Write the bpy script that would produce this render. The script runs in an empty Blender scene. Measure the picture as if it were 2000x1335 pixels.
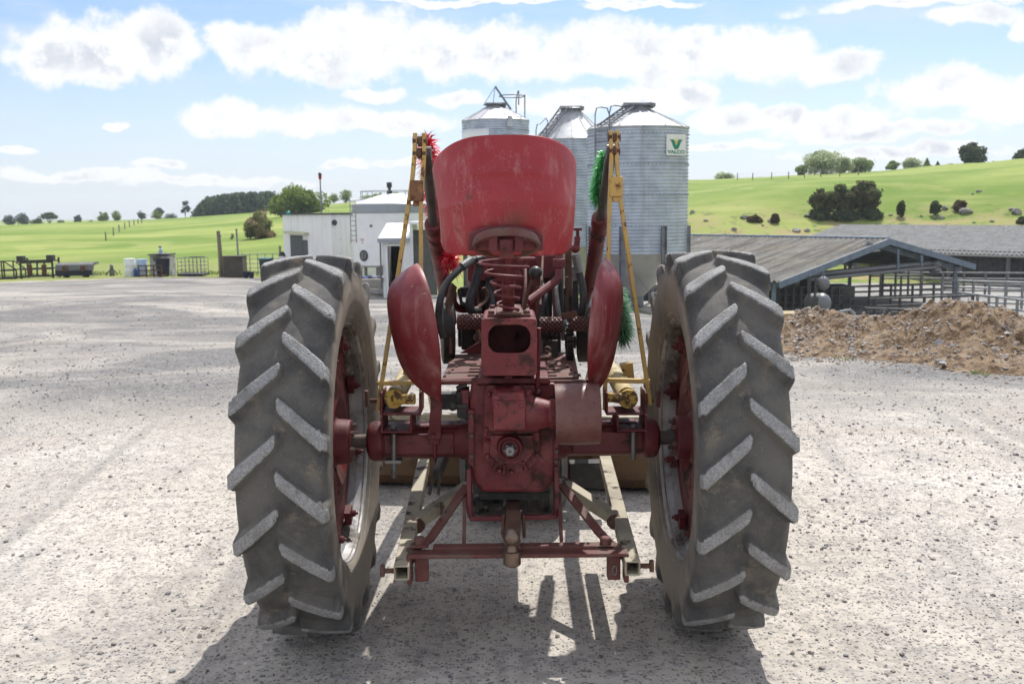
import bpy, math, random
import numpy as np
from mathutils import Vector, Matrix, Quaternion
random.seed(7); np.random.seed(7)
SC = bpy.context.scene; COL = SC.collection
R = math.radians
# ------------------------------------------------------------------ camera model (used to survey where things stand)
FPX = 1944.0; HCAM = 1.78; PITCH = math.atan((667.5-410)/FPX); ROLL = R(0.7)
CF = Vector((0, math.cos(PITCH), -math.sin(PITCH))); _X = Vector((1,0,0)); _U = Vector((0, math.sin(PITCH), math.cos(PITCH)))
CR = _X*math.cos(ROLL)-_U*math.sin(ROLL); CU = _X*math.sin(ROLL)+_U*math.cos(ROLL)
CAM = Vector((0,0,HCAM))
def ray(px, py): return CF+CR*((px-1000)/FPX)+CU*((667.5-py)/FPX)
def P(px, py, y):
    d = ray(px, py); return CAM+d*(y/d.y)
def PZ(px, py, z):
    d = ray(px, py); return CAM+d*((z-HCAM)/d.z)
# ------------------------------------------------------------------ terrain heights
AZC = lambda px: math.degrees(math.atan((px-1000)/FPX))
COLS = [(-180,[(0,0),(60,0),(300,0),(1600,-10)]),(-75,[(0,0),(40,-.3),(80,-1),(300,-1),(1600,-10)]),
 (AZC(-500),[(0,0),(8,0),(30,-.45),(48,-1),(75,-1.7),(120,-2.2),(200,-1.2),(300,-1.3),(400,-7),(800,-13),(1200,-5),(1600,-5)]),
 (AZC(0),[(0,0),(8,0),(30,-.45),(48,-1),(55,-1.25),(75,-1.7),(120,-2),(200,-.9),(300,-.8),(400,-7),(800,-13),(1200,-4),(1600,-4)]),
 (AZC(300),[(0,0),(8,0),(30,-.5),(48,-1.05),(75,-1.7),(120,-1.9),(200,-.2),(280,.6),(400,-5),(1200,-6),(1600,-6)]),
 (AZC(480),[(0,0),(8,0),(30,-.6),(48,-1.2),(75,-1.6),(120,-1.2),(200,.5),(280,1.9),(400,-1),(1600,-6)]),
 (AZC(650),[(0,0),(8,0),(20,-.4),(37,-1.35),(60,-1.6),(100,-.8),(180,2),(260,4.3),(400,2),(1600,-6)]),
 (AZC(780),[(0,0),(8,0),(20,-.4),(36,-1.35),(60,-1.6),(100,-.6),(180,2.5),(260,5),(400,2),(1600,-6)]),
 (AZC(1000),[(0,0),(8,0),(20,-.4),(30,-.9),(60,-2),(120,0),(200,5),(260,8),(400,6),(1600,-6)]),
 (AZC(1250),[(0,0),(8,0),(18,-.35),(27,-.8),(33,-1.2),(42,-4.9),(86,-4.9),(100,-2.5),(140,2.5),(190,7.2),(260,7),(1600,-6)]),
 (AZC(1345),[(0,0),(10,0),(17,-.3),(24,-.9),(32,-3.5),(40,-4.9),(86,-4.9),(97,-2.6),(125,1.6),(150,3.8),(180,7.1),(250,7),(400,3),(1600,-6)]),
 (AZC(1550),[(0,0),(9.5,0),(16,-.2),(20,-.8),(28.5,-4.9),(86,-4.9),(95,-2.6),(122,1.6),(146,4.6),(180,7.5),(250,7.4),(400,3),(1600,-6)]),
 (AZC(1700),[(0,0),(9.5,0),(12,-.05),(16,-.2),(21,-1.5),(28.5,-4.9),(86,-4.9),(95,-2.8),(120,1.5),(145,4.4),(180,8.1),(250,8),(400,3),(1600,-6)]),
 (AZC(1850),[(0,0),(9,0),(14,-.1),(20,-1.6),(28,-4.9),(86,-4.9),(94,-2.8),(118,1.7),(140,4.4),(175,8.5),(250,8.5),(400,4),(1600,-6)]),
 (AZC(2000),[(0,0),(8,0),(14,-.1),(20,-1.6),(27,-4.9),(86,-4.9),(92,-2.8),(115,2),(135,4.8),(170,8.7),(250,9),(400,5),(1600,-6)]),
 (AZC(2700),[(0,0),(8,0),(14,-.1),(20,-1.6),(27,-4.9),(86,-4.9),(92,-2.8),(115,2),(170,9),(250,9),(400,5),(1600,-6)]),
 (75,[(0,0),(20,-.3),(40,-2),(80,-2),(300,4),(1600,-6)]),(180,[(0,0),(60,0),(300,0),(1600,-10)])]
_rg = np.concatenate([np.linspace(0,60,241),np.geomspace(60.5,1600,320)])
_ag = np.linspace(-180,180,1441)
_tab = np.array([np.interp(_rg,[q[0] for q in c[1]],[q[1] for q in c[1]]) for c in COLS])
_ai = np.array([c[0] for c in COLS])
_T = np.array([np.interp(_ag,_ai,_tab[:,j]) for j in range(len(_rg))]).T
def _sm(A, n, ax):
    k = np.hanning(n+2)[1:-1]; k /= k.sum(); p = n//2
    pad = [(0,0),(0,0)]; pad[ax] = (p,p); B = np.pad(A,pad,mode='edge')
    return np.apply_along_axis(lambda v: np.convolve(v,k,'valid'),ax,B)
_T = _sm(_sm(_T,19,0),17,1)
def _near(r): return np.clip((r-7.0)/6.0,0,1)
_ph = np.random.rand(40,3)*6.28
def hz(x, y):
    x = np.asarray(x,float); y = np.asarray(y,float)
    r = np.hypot(x,y); a = np.degrees(np.arctan2(x,y))
    fi = (a+180)*4; i = np.clip(fi.astype(int),0,1439); fa = fi-i
    j = np.clip(np.searchsorted(_rg,r)-1,0,len(_rg)-2); fr = np.clip((r-_rg[j])/(_rg[j+1]-_rg[j]),0,1)
    z = (_T[i,j]*(1-fr)+_T[i,j+1]*fr)*(1-fa)+(_T[i+1,j]*(1-fr)+_T[i+1,j+1]*fr)*fa
    z = z*_near(r)
    n = 0
    for q in range(6):
        L = 26/(1.7**q); t = _ph[q]
        n = n+np.sin(x/L+t[0]+1.7*np.sin(y/L*.8+t[1]))*np.cos(y/L*1.1+t[2])*(.5**q)
    g = np.clip((r-50)/60,0,1)*np.clip((600-r)/300,0,1)
    lx,ly=.655,.755; t_=(x-18.6)*lx+(y-105)*ly; s_=(x-18.6)*-ly+(y-105)*lx+6*np.sin(t_/22); z=z+1.9*np.exp(-(s_/np.where(s_>0,26,11))**2)*np.clip((t_+25)/30,0,1)*np.clip((66-t_)/40,0,1)*np.clip((x-10)/10,0,1)*np.clip((y-88)/12,0,1)
    lx,ly=.80,.60; t_=(x-45)*lx+(y-103)*ly; s_=(x-45)*-ly+(y-103)*lx+4*np.sin(t_/15); z=z+1.3*np.exp(-(s_/np.where(s_>0,16,7))**2)*np.clip((t_+10)/20,0,1)*np.clip((52-t_)/30,0,1)*np.clip((y-88)/12,0,1)
    return z+n*(.38+.35*np.clip(x/60,0,1))*g+.006*np.sin(x*2.1+_ph[9,0])*np.sin(y*1.7+_ph[9,1])*np.clip(r/3,0,1)*np.clip((50-r)/20,0,1)
def hz1(x, y): return float(hz(x,y))
def hit(px, py):
    d = ray(px,py); t = np.geomspace(3,1500,6000); k = 1/math.hypot(d.x,d.y)
    X = d.x*t*k; Y = d.y*t*k; Z = HCAM+d.z*t*k
    m = np.nonzero(Z<hz(X,Y))[0]
    i = m[0] if len(m) else len(t)-1
    return Vector((X[i],Y[i],hz1(X[i],Y[i])))
def GP(px, y):                                   # a point on the ground at distance y, in the direction of a surveyed bearing
    x = ray(px,600).x/ray(px,600).y*y
    for _ in range(4):
        z = hz1(x,y); q = P(px,667,y)
        # bearing corrected for the camera's roll
        k = (HCAM-z)/y; v = Vector((x,y,z))-CAM; u = v.dot(CR)/v.dot(CF)*FPX+1000
        x += (px-u)/FPX*y
    return Vector((x,y,hz1(x,y)))
# ------------------------------------------------------------------ mesh builder
class MB:
    def __init__(s): s.v=[]; s.f=[]
    def add(s, vs, fs):
        b=len(s.v); s.v += [Vector(q) for q in vs]; s.f += [tuple(i+b for i in f) for f in fs]; return s
    def box(s, c, d, rot=None):
        c=Vector(c); h=[q/2 for q in d]; vs=[]
        for x in (-1,1):
            for y in (-1,1):
                for z in (-1,1):
                    q=Vector((x*h[0],y*h[1],z*h[2])); vs.append(c+(rot@q if rot else q))
        return s.add(vs,[(0,1,3,2),(4,6,7,5),(0,4,5,1),(2,3,7,6),(0,2,6,4),(1,5,7,3)])
    def bar(s, p, q, w, h, up=(0,0,1)):
        p=Vector(p); q=Vector(q); d=(q-p); L=d.length; d.normalize(); up=Vector(up)
        a=d.cross(up)
        if a.length<1e-4: a=d.cross(Vector((1,0,0)))
        a.normalize(); b=a.cross(d)
        return s.box((p+q)/2,(w,L,h),Matrix((a,d,b)).transposed())
    def poly_bar(s, pts, w, h, up=(0,0,1)):          # a bar bent along a polyline, mitred
        pts=[Vector(q) for q in pts]; up=Vector(up); n=len(pts); vs=[]
        for i,p in enumerate(pts):
            d=((pts[min(i+1,n-1)]-p).normalized()+(p-pts[max(i-1,0)]).normalized()).normalized()
            a=d.cross(up).normalized(); b=a.cross(d)
            vs += [p+a*w/2+b*h/2,p-a*w/2+b*h/2,p-a*w/2-b*h/2,p+a*w/2-b*h/2]
        fs=[(0,1,2,3),tuple(4*(n-1)+k for k in (3,2,1,0))]
        for i in range(n-1):
            for k in range(4): fs.append((4*i+k,4*i+4+k,4*i+4+(k+1)%4,4*i+(k+1)%4))
        return s.add(vs,fs)
    def tube(s, pts, r, n=12, cap=True):
        pts=[Vector(q) for q in pts]; m=len(pts); rs=r if isinstance(r,(list,tuple)) else [r]*m
        t0=(pts[1]-pts[0]).normalized(); a=t0.orthogonal().normalized(); vs=[]
        for i,p in enumerate(pts):
            if 0<i<m-1: t=((pts[i+1]-p).normalized()+(p-pts[i-1]).normalized())
            elif i==0: t=pts[1]-p
            else: t=p-pts[i-1]
            if t.length<1e-9: t=t0.copy()
            t.normalize(); a=(a-t*a.dot(t)); a.normalize(); b=t.cross(a)
            for k in range(n):
                g=2*math.pi*k/n; vs.append(p+(a*math.cos(g)+b*math.sin(g))*rs[i])
        fs=[]
        for i in range(m-1):
            for k in range(n): fs.append((i*n+k,i*n+(k+1)%n,(i+1)*n+(k+1)%n,(i+1)*n+k))
        if cap: fs += [tuple(range(n-1,-1,-1)),tuple((m-1)*n+k for k in range(n))]
        return s.add(vs,fs)
    def lathe(s, prof, o=(0,0,0), ax=(0,0,1), n=32, close=False, wob=0):   # prof: (along, radius)
        o=Vector(o); ax=Vector(ax).normalized(); a=ax.orthogonal().normalized(); b=ax.cross(a); m=len(prof); vs=[]
        for (l,r) in prof:
            for k in range(n):
                g=2*math.pi*k/n; vs.append(o+ax*l+(a*math.cos(g)+b*math.sin(g))*r)
        fs=[]; mm=m if close else m-1
        for i in range(mm):
            j=(i+1)%m
            for k in range(n): fs.append((i*n+k,i*n+(k+1)%n,j*n+(k+1)%n,j*n+k))
        if not close: fs += [tuple(range(n-1,-1,-1)),tuple((m-1)*n+k for k in range(n))]
        return s.add(vs,fs)
    def prism(s, poly, ext):                          # closed 3D polygon pushed along ext
        ext=Vector(ext); n=len(poly); vs=[Vector(q) for q in poly]+[Vector(q)+ext for q in poly]
        return s.add(vs,[tuple(range(n)),tuple(range(2*n-1,n-1,-1))]+[(i,i+n,(i+1)%n+n,(i+1)%n) for i in range(n)])
    def ppx(s, pts, y, dep): return s.prism([P(a,b,y) for a,b in pts],(0,dep,0))
    def bolt(s, c, ax, r, h): return s.lathe([(-.002,r),(h*.8,r),(h,r*.75)],c,ax,6)
    def ball(s, c, r, n=12, sc=(1,1,1)):
        c=Vector(c); m=max(4,n//2); vs=[]; fs=[]
        for i in range(m+1):
            th=math.pi*i/m
            for k in range(n):
                g=2*math.pi*k/n; vs.append(c+Vector((math.sin(th)*math.cos(g)*sc[0],math.sin(th)*math.sin(g)*sc[1],math.cos(th)*sc[2]))*r)
        for i in range(m):
            for k in range(n): fs.append((i*n+k,(i+1)*n+k,(i+1)*n+(k+1)%n,i*n+(k+1)%n))
        return s.add(vs,fs)
ORG = {}
def finish(me, smooth):
    if smooth is not None:
        me.polygons.foreach_set('use_smooth',[True]*len(me.polygons))
        try: me.set_sharp_from_angle(angle=R(smooth))
        except Exception: pass
    me.update()
def props(o, label=None, cat=None, group=None, kind=None):
    if label: o['label']=label
    if cat: o['category']=cat
    if group: o['group']=group
    if kind: o['kind']=kind
    return o
def obj(name, mb, mat, parent=None, bevel=0, smooth=35, label=None, cat=None, group=None, kind=None, org=None, seg=2):
    me=bpy.data.meshes.new(name)
    off = ORG[parent.name] if parent is not None else (Vector(org) if org is not None else Vector((0,0,0)))
    me.from_pydata([tuple(q-off) for q in mb.v],[],mb.f)
    me.materials.append(mat); finish(me,smooth)
    o=bpy.data.objects.new(name,me); COL.objects.link(o)
    if parent is not None: o.parent=parent
    else: o.location=off
    ORG[o.name]=off
    if bevel:
        b=o.modifiers.new('bevel','BEVEL'); b.width=bevel; b.segments=seg; b.limit_method='ANGLE'; b.angle_limit=R(40)
    return props(o,label,cat,group,kind)
def npobj(name, V, F, mat, parent=None, smooth=None, attr=None, loc=None, **kw):
    me=bpy.data.meshes.new(name); V=np.asarray(V,np.float32); F=np.asarray(F,np.int32)
    off=np.array(ORG[parent.name] if parent is not None else (loc if loc is not None else (0,0,0)),np.float32)
    V=V-off
    k=F.shape[1]; me.vertices.add(len(V)); me.vertices.foreach_set('co',V.ravel())
    me.loops.add(F.size); me.loops.foreach_set('vertex_index',F.ravel())
    me.polygons.add(len(F)); me.polygons.foreach_set('loop_start',np.arange(0,F.size,k,dtype=np.int32)); me.polygons.foreach_set('loop_total',np.full(len(F),k,np.int32))
    me.update(calc_edges=True); me.validate()
    for an,av in (attr or {}).items():
        A=me.attributes.new(an,'FLOAT','POINT'); A.data.foreach_set('value',np.asarray(av,np.float32))
    me.materials.append(mat); finish(me,smooth)
    o=bpy.data.objects.new(name,me); COL.objects.link(o)
    if parent is not None: o.parent=parent
    else: o.location=tuple(off)
    ORG[o.name]=Vector([float(q) for q in off])
    return props(o,**kw)
def thing(name, loc, label=None, cat=None, group=None, parent=None):
    o=bpy.data.objects.new(name,None); COL.objects.link(o); o.empty_display_size=.1
    loc=Vector(loc)
    if parent is not None: o.parent=parent; o.location=loc-ORG[parent.name]
    else: o.location=loc
    ORG[o.name]=loc
    return props(o,label,cat,group)
def copy_tree(o, parent=None):
    c=o.copy(); COL.objects.link(c)
    if parent is not None: c.parent=parent
    for ch in list(o.children): copy_tree(ch,c)
    return c
# ------------------------------------------------------------------ materials
def mk(name):
    m=bpy.data.materials.new(name); m.use_nodes=True; nt=m.node_tree; nt.nodes.clear()
    out=nt.nodes.new('ShaderNodeOutputMaterial'); b=nt.nodes.new('ShaderNodeBsdfPrincipled'); nt.links.new(b.outputs[0],out.inputs[0])
    return m,nt,b
class NT:
    def __init__(s, nt): s.nt=nt
    def n(s, t, **k):
        q=s.nt.nodes.new(t)
        for a,b in k.items(): setattr(q,a,b)
        return q
    def l(s, a, b): s.nt.links.new(a,b)
    def setin(s, sock, v):
        if hasattr(v,'links') or hasattr(v,'is_output'): s.l(v,sock)
        else: sock.default_value=v
    def math(s, op, a, b=None, c=None, clamp=False):
        q=s.n('ShaderNodeMath',operation=op); q.use_clamp=clamp; s.setin(q.inputs[0],a)
        if b is not None: s.setin(q.inputs[1],b)
        if c is not None: s.setin(q.inputs[2],c)
        return q.outputs[0]
    def mix(s, f, a, b, mode='MIX'):
        q=s.n('ShaderNodeMix',data_type='RGBA',blend_type=mode); s.setin(q.inputs[0],f)
        s.setin(q.inputs[6],a if not isinstance(a,tuple) else (*a[:3],1)); s.setin(q.inputs[7],b if not isinstance(b,tuple) else (*b[:3],1))
        return q.outputs[2]
    def noise(s, vec, scale, detail=4, rough=.55, dist=0):
        q=s.n('ShaderNodeTexNoise'); s.l(vec,q.inputs['Vector']); q.inputs['Scale'].default_value=scale
        q.inputs['Detail'].default_value=detail; q.inputs['Roughness'].default_value=rough; q.inputs['Distortion'].default_value=dist
        return q.outputs[0]
    def voro(s, vec, scale, feat='F1', out=0, rnd=1):
        q=s.n('ShaderNodeTexVoronoi',feature=feat); s.l(vec,q.inputs['Vector']); q.inputs['Scale'].default_value=scale; q.inputs['Randomness'].default_value=rnd
        return q.outputs[out]
    def ramp(s, f, lo, hi):
        q=s.n('ShaderNodeMapRange'); q.interpolation_type='SMOOTHSTEP'; s.setin(q.inputs[0],f); s.setin(q.inputs[1],lo); s.setin(q.inputs[2],hi)
        return q.outputs[0]
    def coord(s, which='Object', scale=None):
        c=s.n('ShaderNodeTexCoord').outputs[which]
        if scale is not None:
            m=s.n('ShaderNodeMapping'); m.inputs['Scale'].default_value=scale; s.l(c,m.inputs[0]); c=m.outputs[0]
        return c
    def wpos(s, scale=None):
        c=s.n('ShaderNodeNewGeometry').outputs['Position']
        if scale is not None:
            m=s.n('ShaderNodeMapping'); m.inputs['Scale'].default_value=scale; s.l(c,m.inputs[0]); c=m.outputs[0]
        return c
    def bump(s, h, st, dist, b, nrm=None):
        q=s.n('ShaderNodeBump'); s.l(h,q.inputs['Height']); q.inputs['Strength'].default_value=st; q.inputs['Distance'].default_value=dist
        if nrm is not None: s.l(nrm,q.inputs['Normal'])
        if b is not None: s.l(q.outputs[0],b.inputs['Normal'])
        return q.outputs[0]
    def attr(s, n): return s.n('ShaderNodeAttribute',attribute_name=n).outputs['Fac']
def M(name, base, rough=.6, metal=0, c2=None, s2=6, lo2=.4, hi2=.65, rust=None, rs=9, rt=.6, rw=.08, speck=None, ss=60, st=.62, bump=.15, bs=60, bd=.004, scl=(1,1,1), spec=.4, streak=None):
    m,nt,b=mk(name); k=NT(nt); v=k.coord('Object',scl); col=base
    if c2: col=k.mix(k.ramp(k.noise(v,s2,5,.6),lo2,hi2),col,c2)
    else: col=k.mix(k.noise(v,5,3),tuple(q*.85 for q in base),tuple(min(1,q*1.12) for q in base))
    if streak:
        sv=k.coord('Object',streak[2]); col=k.mix(k.math('MULTIPLY',k.ramp(k.noise(sv,streak[1],5,.65),.5,.72),streak[3]),col,streak[0])
    if speck: col=k.mix(k.ramp(k.noise(v,ss,3,.6),st,st+.06),col,speck)
    rr=rough
    if rust:
        f=k.ramp(k.noise(v,rs,7,.68),rt,rt+rw); col=k.mix(f,col,rust)
        rr=k.math('MULTIPLY_ADD',f,.9-rough,rough)
        if metal: k.setin(b.inputs['Metallic'],k.math('MULTIPLY_ADD',f,-metal,metal))
    k.setin(b.inputs['Base Color'],col if not isinstance(col,tuple) else (*col,1)); k.setin(b.inputs['Roughness'],rr)
    if metal and not rust: b.inputs['Metallic'].default_value=metal
    b.inputs['Specular IOR Level'].default_value=spec
    if bump: k.bump(k.noise(v,bs,5,.6),bump,bd,b)
    return m
RUST=(.11,.05,.028); DIRT=(.10,.075,.055)
m_red  = M('red_paint',(.14,.015,.020),.5,0,(.20,.040,.041),7,.42,.7,(.050,.022,.018),8,.505,.14,(.028,.013,.012),55,.60,.35,40,.006,streak=((.05,.02,.017),6,(1,1,.3),.55))
m_redw = M('worn_red_paint',(.165,.016,.021),.5,0,(.225,.06,.058),5,.45,.72,(.12,.05,.035),16,.62,.08,(.33,.20,.18),38,.66,.25,50,.003,streak=((.35,.20,.19),10,(1,1,.18),.6))
m_redd = M('grimy_red_paint',(.10,.012,.016),.55,0,(.15,.032,.034),8,.4,.7,(.035,.02,.017),11,.55,.12,(.02,.012,.012),60,.62,.3,50,.004)
m_rust = M('rusty_steel',(.085,.042,.028),.8,0,(.13,.07,.05),12,.4,.65,(.16,.035,.03),9,.58,.1,None,60,.6,.35,90,.003)
m_rustred = M('rust_worn_red',(.115,.036,.03),.65,0,(.12,.068,.052),10,.42,.62,(.15,.08,.06),22,.6,.1,(.03,.02,.02),50,.63,.35,80,.003)
m_pulley = M('rusty_pulley_face',(.115,.036,.031),.42,0,(.15,.072,.063),6,.4,.65,(.10,.05,.038),30,.55,.1,(.22,.16,.15),90,.68,.2,90,.002)
m_yel  = M('yellow_paint',(.50,.33,.10),.6,0,(.44,.31,.14),8,.45,.7,(.16,.075,.03),22,.56,.07,(.13,.06,.03),80,.64,.2,70,.003)
m_crm  = M('cream_paint',(.37,.33,.24),.65,0,(.26,.225,.165),8,.42,.68,(.07,.055,.045),9,.55,.06,(.12,.08,.05),60,.68,.2,70,.003)
m_crmy = M('faded_yellow_paint',(.46,.37,.18),.6,0,(.42,.36,.24),8,.45,.7,(.14,.08,.04),14,.60,.05,(.12,.08,.05),60,.68,.2,70,.003)
m_steel= M('grey_steel',(.22,.22,.22),.45,.7,(.15,.14,.13),15,.4,.7,RUST,18,.62,.08)
m_dark = M('dark_oily_metal',(.022,.020,.019),.6,.0,(.05,.045,.04),14,.45,.7,(.07,.045,.03),20,.62,.1)
m_shaft= M('dark_shaft',(.07,.055,.048),.5,.3,(.11,.075,.055),20,.45,.65)
m_rub  = M('hose_rubber',(.028,.028,.030),.55,0,(.055,.053,.05),20,.5,.75,bump=.1)
m_rod  = M('dull_ram_rod',(.085,.075,.070),.5,.2,(.05,.042,.04),9,.4,.7)
m_rim  = M('silver_rim',(.42,.42,.43),.45,.4,(.22,.20,.18),5,.42,.7,(.055,.040,.030),4.5,.40,.30,(.09,.07,.06),50,.7,.15,60,.003)
m_buck = M('ochre_bucket',(.125,.072,.034),.8,0,(.07,.040,.024),7,.4,.7,(.20,.145,.085),9,.6,.15)
m_black= M('black_plastic',(.02,.02,.022),.45)
m_bolt = M('bolt_head',(.10,.075,.065),.6,.2,RUST,30,.4,.7)
# tyre
m_tyre,nt,b=mk('dusty_tyre_rubber'); k=NT(nt); v=k.coord('Object')
c=k.mix(k.ramp(k.noise(v,5,6,.62),.36,.66),(.070,.069,.068),(.132,.124,.112))
c=k.mix(k.ramp(k.noise(v,11,6,.7),.55,.72),c,(.20,.165,.125))
side=k.attr('side'); c=k.mix(k.math('MULTIPLY',side,k.ramp(k.noise(v,3,4,.6),.25,.6)),c,(.27,.235,.19))
lug=k.ramp(k.math('ADD',k.attr('lug'),k.math('MULTIPLY',k.math('SUBTRACT',k.noise(v,55,3,.7),.5),.35)),.86,.98)
sp=k.ramp(k.noise(v,120,3,.75),.44,.56)
lc=k.mix(sp,(.235,.235,.237),(.335,.333,.327)); lc=k.mix(k.ramp(k.noise(v,9,5,.65),.42,.68),lc,(.19,.187,.18)); lc=k.mix(k.ramp(k.noise(v,38,5,.75),.60,.68),lc,(.075,.072,.068))
c=k.mix(lug,c,lc)
c=k.mix(k.ramp(k.noise(v,260,2,.6),.66,.74),c,(.33,.31,.28))
k.l(c,b.inputs['Base Color']); b.inputs['Roughness'].default_value=.82; b.inputs['Specular IOR Level'].default_value=.25
q=k.n('ShaderNodeTexNoise'); vs=k.coord('Object',(1,1,1)); k.l(vs,q.inputs['Vector']); q.inputs['Scale'].default_value=170; q.inputs['Detail'].default_value=4; q.inputs['Distortion'].default_value=1.2
h1=k.bump(q.outputs[0],.35,.004,None); k.bump(k.math('MULTIPLY',k.voro(v,150),lug),.55,.006,b,h1)
# ================================================================== TRACTOR
YA=4.20; ZA=.80; XW=.838
tr=thing('tractor',(0,YA,0),'old worn red tractor seen from behind, with big lugged tyres and a yellow-framed front loader','tractor')
# ---- rear wheel (axis x, outward +x)
def wheel(px_, sgn):
    w=thing('rear_wheel',(px_,YA,ZA),parent=tr); return w
w0=wheel(XW,1); O=Vector((XW,YA,ZA))
prof=np.array([(-.118,.498),(-.138,.515),(-.158,.555),(-.1705,.61),(-.1735,.66),(-.170,.70),(-.160,.730),(-.140,.746),(-.10,.755),(-.05,.7615),(0,.764)])
prof=np.vstack([prof,[(-a,r) for a,r in prof[-2::-1]]])
tt=np.concatenate([[0],np.cumsum(np.hypot(*np.diff(prof,axis=0).T))]); NS=128; NTH=960
# smooth the outline, then resample with more rows on the tread
sm=np.linspace(0,tt[-1],800); fx=np.interp(sm,tt,prof[:,0]); fr=np.interp(sm,tt,prof[:,1])
kk=np.hanning(41); kk/=kk.sum(); fx=np.convolve(np.pad(fx,20,mode='reflect',reflect_type='odd'),kk,'valid'); fr=np.convolve(np.pad(fr,20,mode='reflect',reflect_type='odd'),kk,'valid')
mid=tt[-1]/2; S=np.linspace(0,tt[-1],NS); X=np.interp(S,sm,fx); RR=np.interp(S,sm,fr); U=S-mid
dx=np.gradient(X,S); dr=np.gradient(RR,S); nx=-dr; nr=dx; L=np.hypot(nx,nr); nx/=L; nr/=L
th=np.linspace(0,2*np.pi,NTH,endpoint=False); R0=.78; NL=19; PT=2*np.pi*R0/NL
A=th[:,None]*R0; Ub=U[None,:]
rng=np.random.RandomState(3)
def wob(A,U,f,seed):
    r=np.random.RandomState(seed); o=0
    for q in range(5):
        n=int(rng.randint(10,90)*f); o=o+np.sin(A/R0*n+r.rand()*6.28+U*r.randn()*60)
    return o/5
lugm=np.zeros((NTH,NS))
for sg in (1,-1):
    u=Ub*sg; uc=np.clip(u,-.03,.3)
    cl=np.where(uc<.15,.93*uc,.93*.15+(uc-.15)*.25)
    slope=np.where(uc<.15,.93,.25); cs=1/np.sqrt(1+slope**2)
    ac=-cl+(PT/2 if sg<0 else 0)
    da=((A-ac+PT/2)%PT)-PT/2
    d=np.abs(da)*cs
    half=.0175+.05*np.clip(u,0,.17)*.5+.0014*wob(A,Ub,1,5+sg); wall=.0135+.006*np.clip(u/.15,0,1)
    end=np.clip((u+.014-.5*np.clip(d-.008,0,1)+.002*wob(A,Ub,1,9))/.014,0,1); end=end*end*(3-2*end)
    m=np.clip((half+wall-d)/wall,0,1); m=m*m*(3-2*m)*end
    lugm=np.maximum(lugm,m)
au=np.abs(Ub)
fade=np.clip((.255-au)/.075,0,1); hh=.042*fade*(.85+.15*np.clip(au/.12,0,1))
disp=lugm*hh+.0012*wob(A,Ub,1,33)
uc_=.158; ue_=.262; k1=np.clip(np.abs(U)/uc_,0,1); k2=np.clip((np.abs(U)-uc_)/(ue_-uc_),0,1)
iu=np.argmin(np.abs(U-ue_)); bxe,bre=X[iu],RR[iu]
TX=np.where(np.abs(U)<=uc_,.171*k1,.171+.006*np.minimum(k2*6,1)*(1-k2)+(abs(bxe)-.171)*k2)*np.sign(U); TR=np.where(np.abs(U)<=uc_,.803-.013*k1**2,.790+(bre-.790)*k2)
TX=np.where(np.abs(U)>ue_,X,TX); TR=np.where(np.abs(U)>ue_,RR,TR)
wv=.0012*wob(A,Ub,1,33)
rad=RR[None,:]+lugm*(TR-RR)[None,:]+wv; xx=X[None,:]+lugm*(TX-X)[None,:]+0*A
yy=-np.cos(th)[:,None]*rad; zz=np.sin(th)[:,None]*rad
# flatten a little where the tyre meets the ground
V=np.stack([xx,yy,np.maximum(zz,-ZA+.001)],-1).reshape(-1,3)+np.array(O)
ii=np.arange(NTH)[:,None]*NS+np.arange(NS-1)[None,:]; i2=((np.arange(NTH)+1)%NTH)[:,None]*NS+np.arange(NS-1)[None,:]
F=np.stack([ii,i2,i2+1,ii+1],-1).reshape(-1,4)
npobj('tyre',V,F,m_tyre,w0,60,{'lug':(lugm*fade).ravel(),'side':(np.clip((au-.185)/.03,0,1)+0*A).ravel()})
rp=[(-.148,.548),(-.150,.538),(-.142,.528),(-.132,.506),(-.108,.497),(-.088,.492),(-.070,.462),(-.055,.452),(.055,.452),(.070,.462),(.088,.492),(.132,.506),(.142,.528),(.150,.538),(.148,.548),
    (.136,.540),(.122,.514),(.085,.500),(.062,.472),(-.062,.472),(-.085,.500),(-.122,.514),(-.136,.540)]
rim=obj('rim',MB().lathe(rp,O,(1,0,0),96,True),m_rim,w0)
mb=MB().lathe([(-.012,.105),(-.065,.135),(-.095,.19),(-.085,.26),(-.07,.33),(-.062,.385),(-.062,.452),(-.046,.454),(-.046,.38),(-.054,.325),(-.065,.255),(-.07,.19),(-.04,.14),(.0,.105)],O,(1,0,0),72,True)
obj('wheel_disc',mb,m_red,w0)
mb=MB().lathe([(-.145,.055),(-.145,.085),(-.138,.094),(-.085,.098),(-.065,.115),(-.03,.14),(.02,.14),(.04,.11),(.06,.10),(.06,.03)],O,(1,0,0),48)
hub=obj('hub',mb,m_redd,w0,.004)
for i in range(6):
    g=i*math.pi/3+.2; e=Vector((0,math.cos(g),math.sin(g)))
    obj('hub_bolt',MB().bolt(O+Vector((-.145,0,0))+e*.07,(-1,0,0),.011,.018),m_bolt,w0)
for i in range(8):
    g=i*math.pi/4+.35; e=Vector((0,math.cos(g),math.sin(g))); t=Vector((0,-math.sin(g),math.cos(g)))
    c=MB().box(O+Vector((-.085,0,0))+e*.425,(.03,.07,.06),Matrix(((1,0,0),e,t)).transposed())
    c.bolt(O+Vector((-.10,0,0))+e*.415,(-1,0,0),.017,.02); c.tube([O+Vector((-.09,0,0))+e*.415,O+Vector((-.13,0,0))+e*.415],.007,8)
    obj('rim_clamp',c,m_redd,w0,.004)
w1=copy_tree(w0,tr); w1.location=(-XW,0,ZA); w1.scale=(-1,1,1); w1.rotation_euler=(R(5.5),0,0)
w0.rotation_euler=(R(-2.5),0,0)
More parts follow.
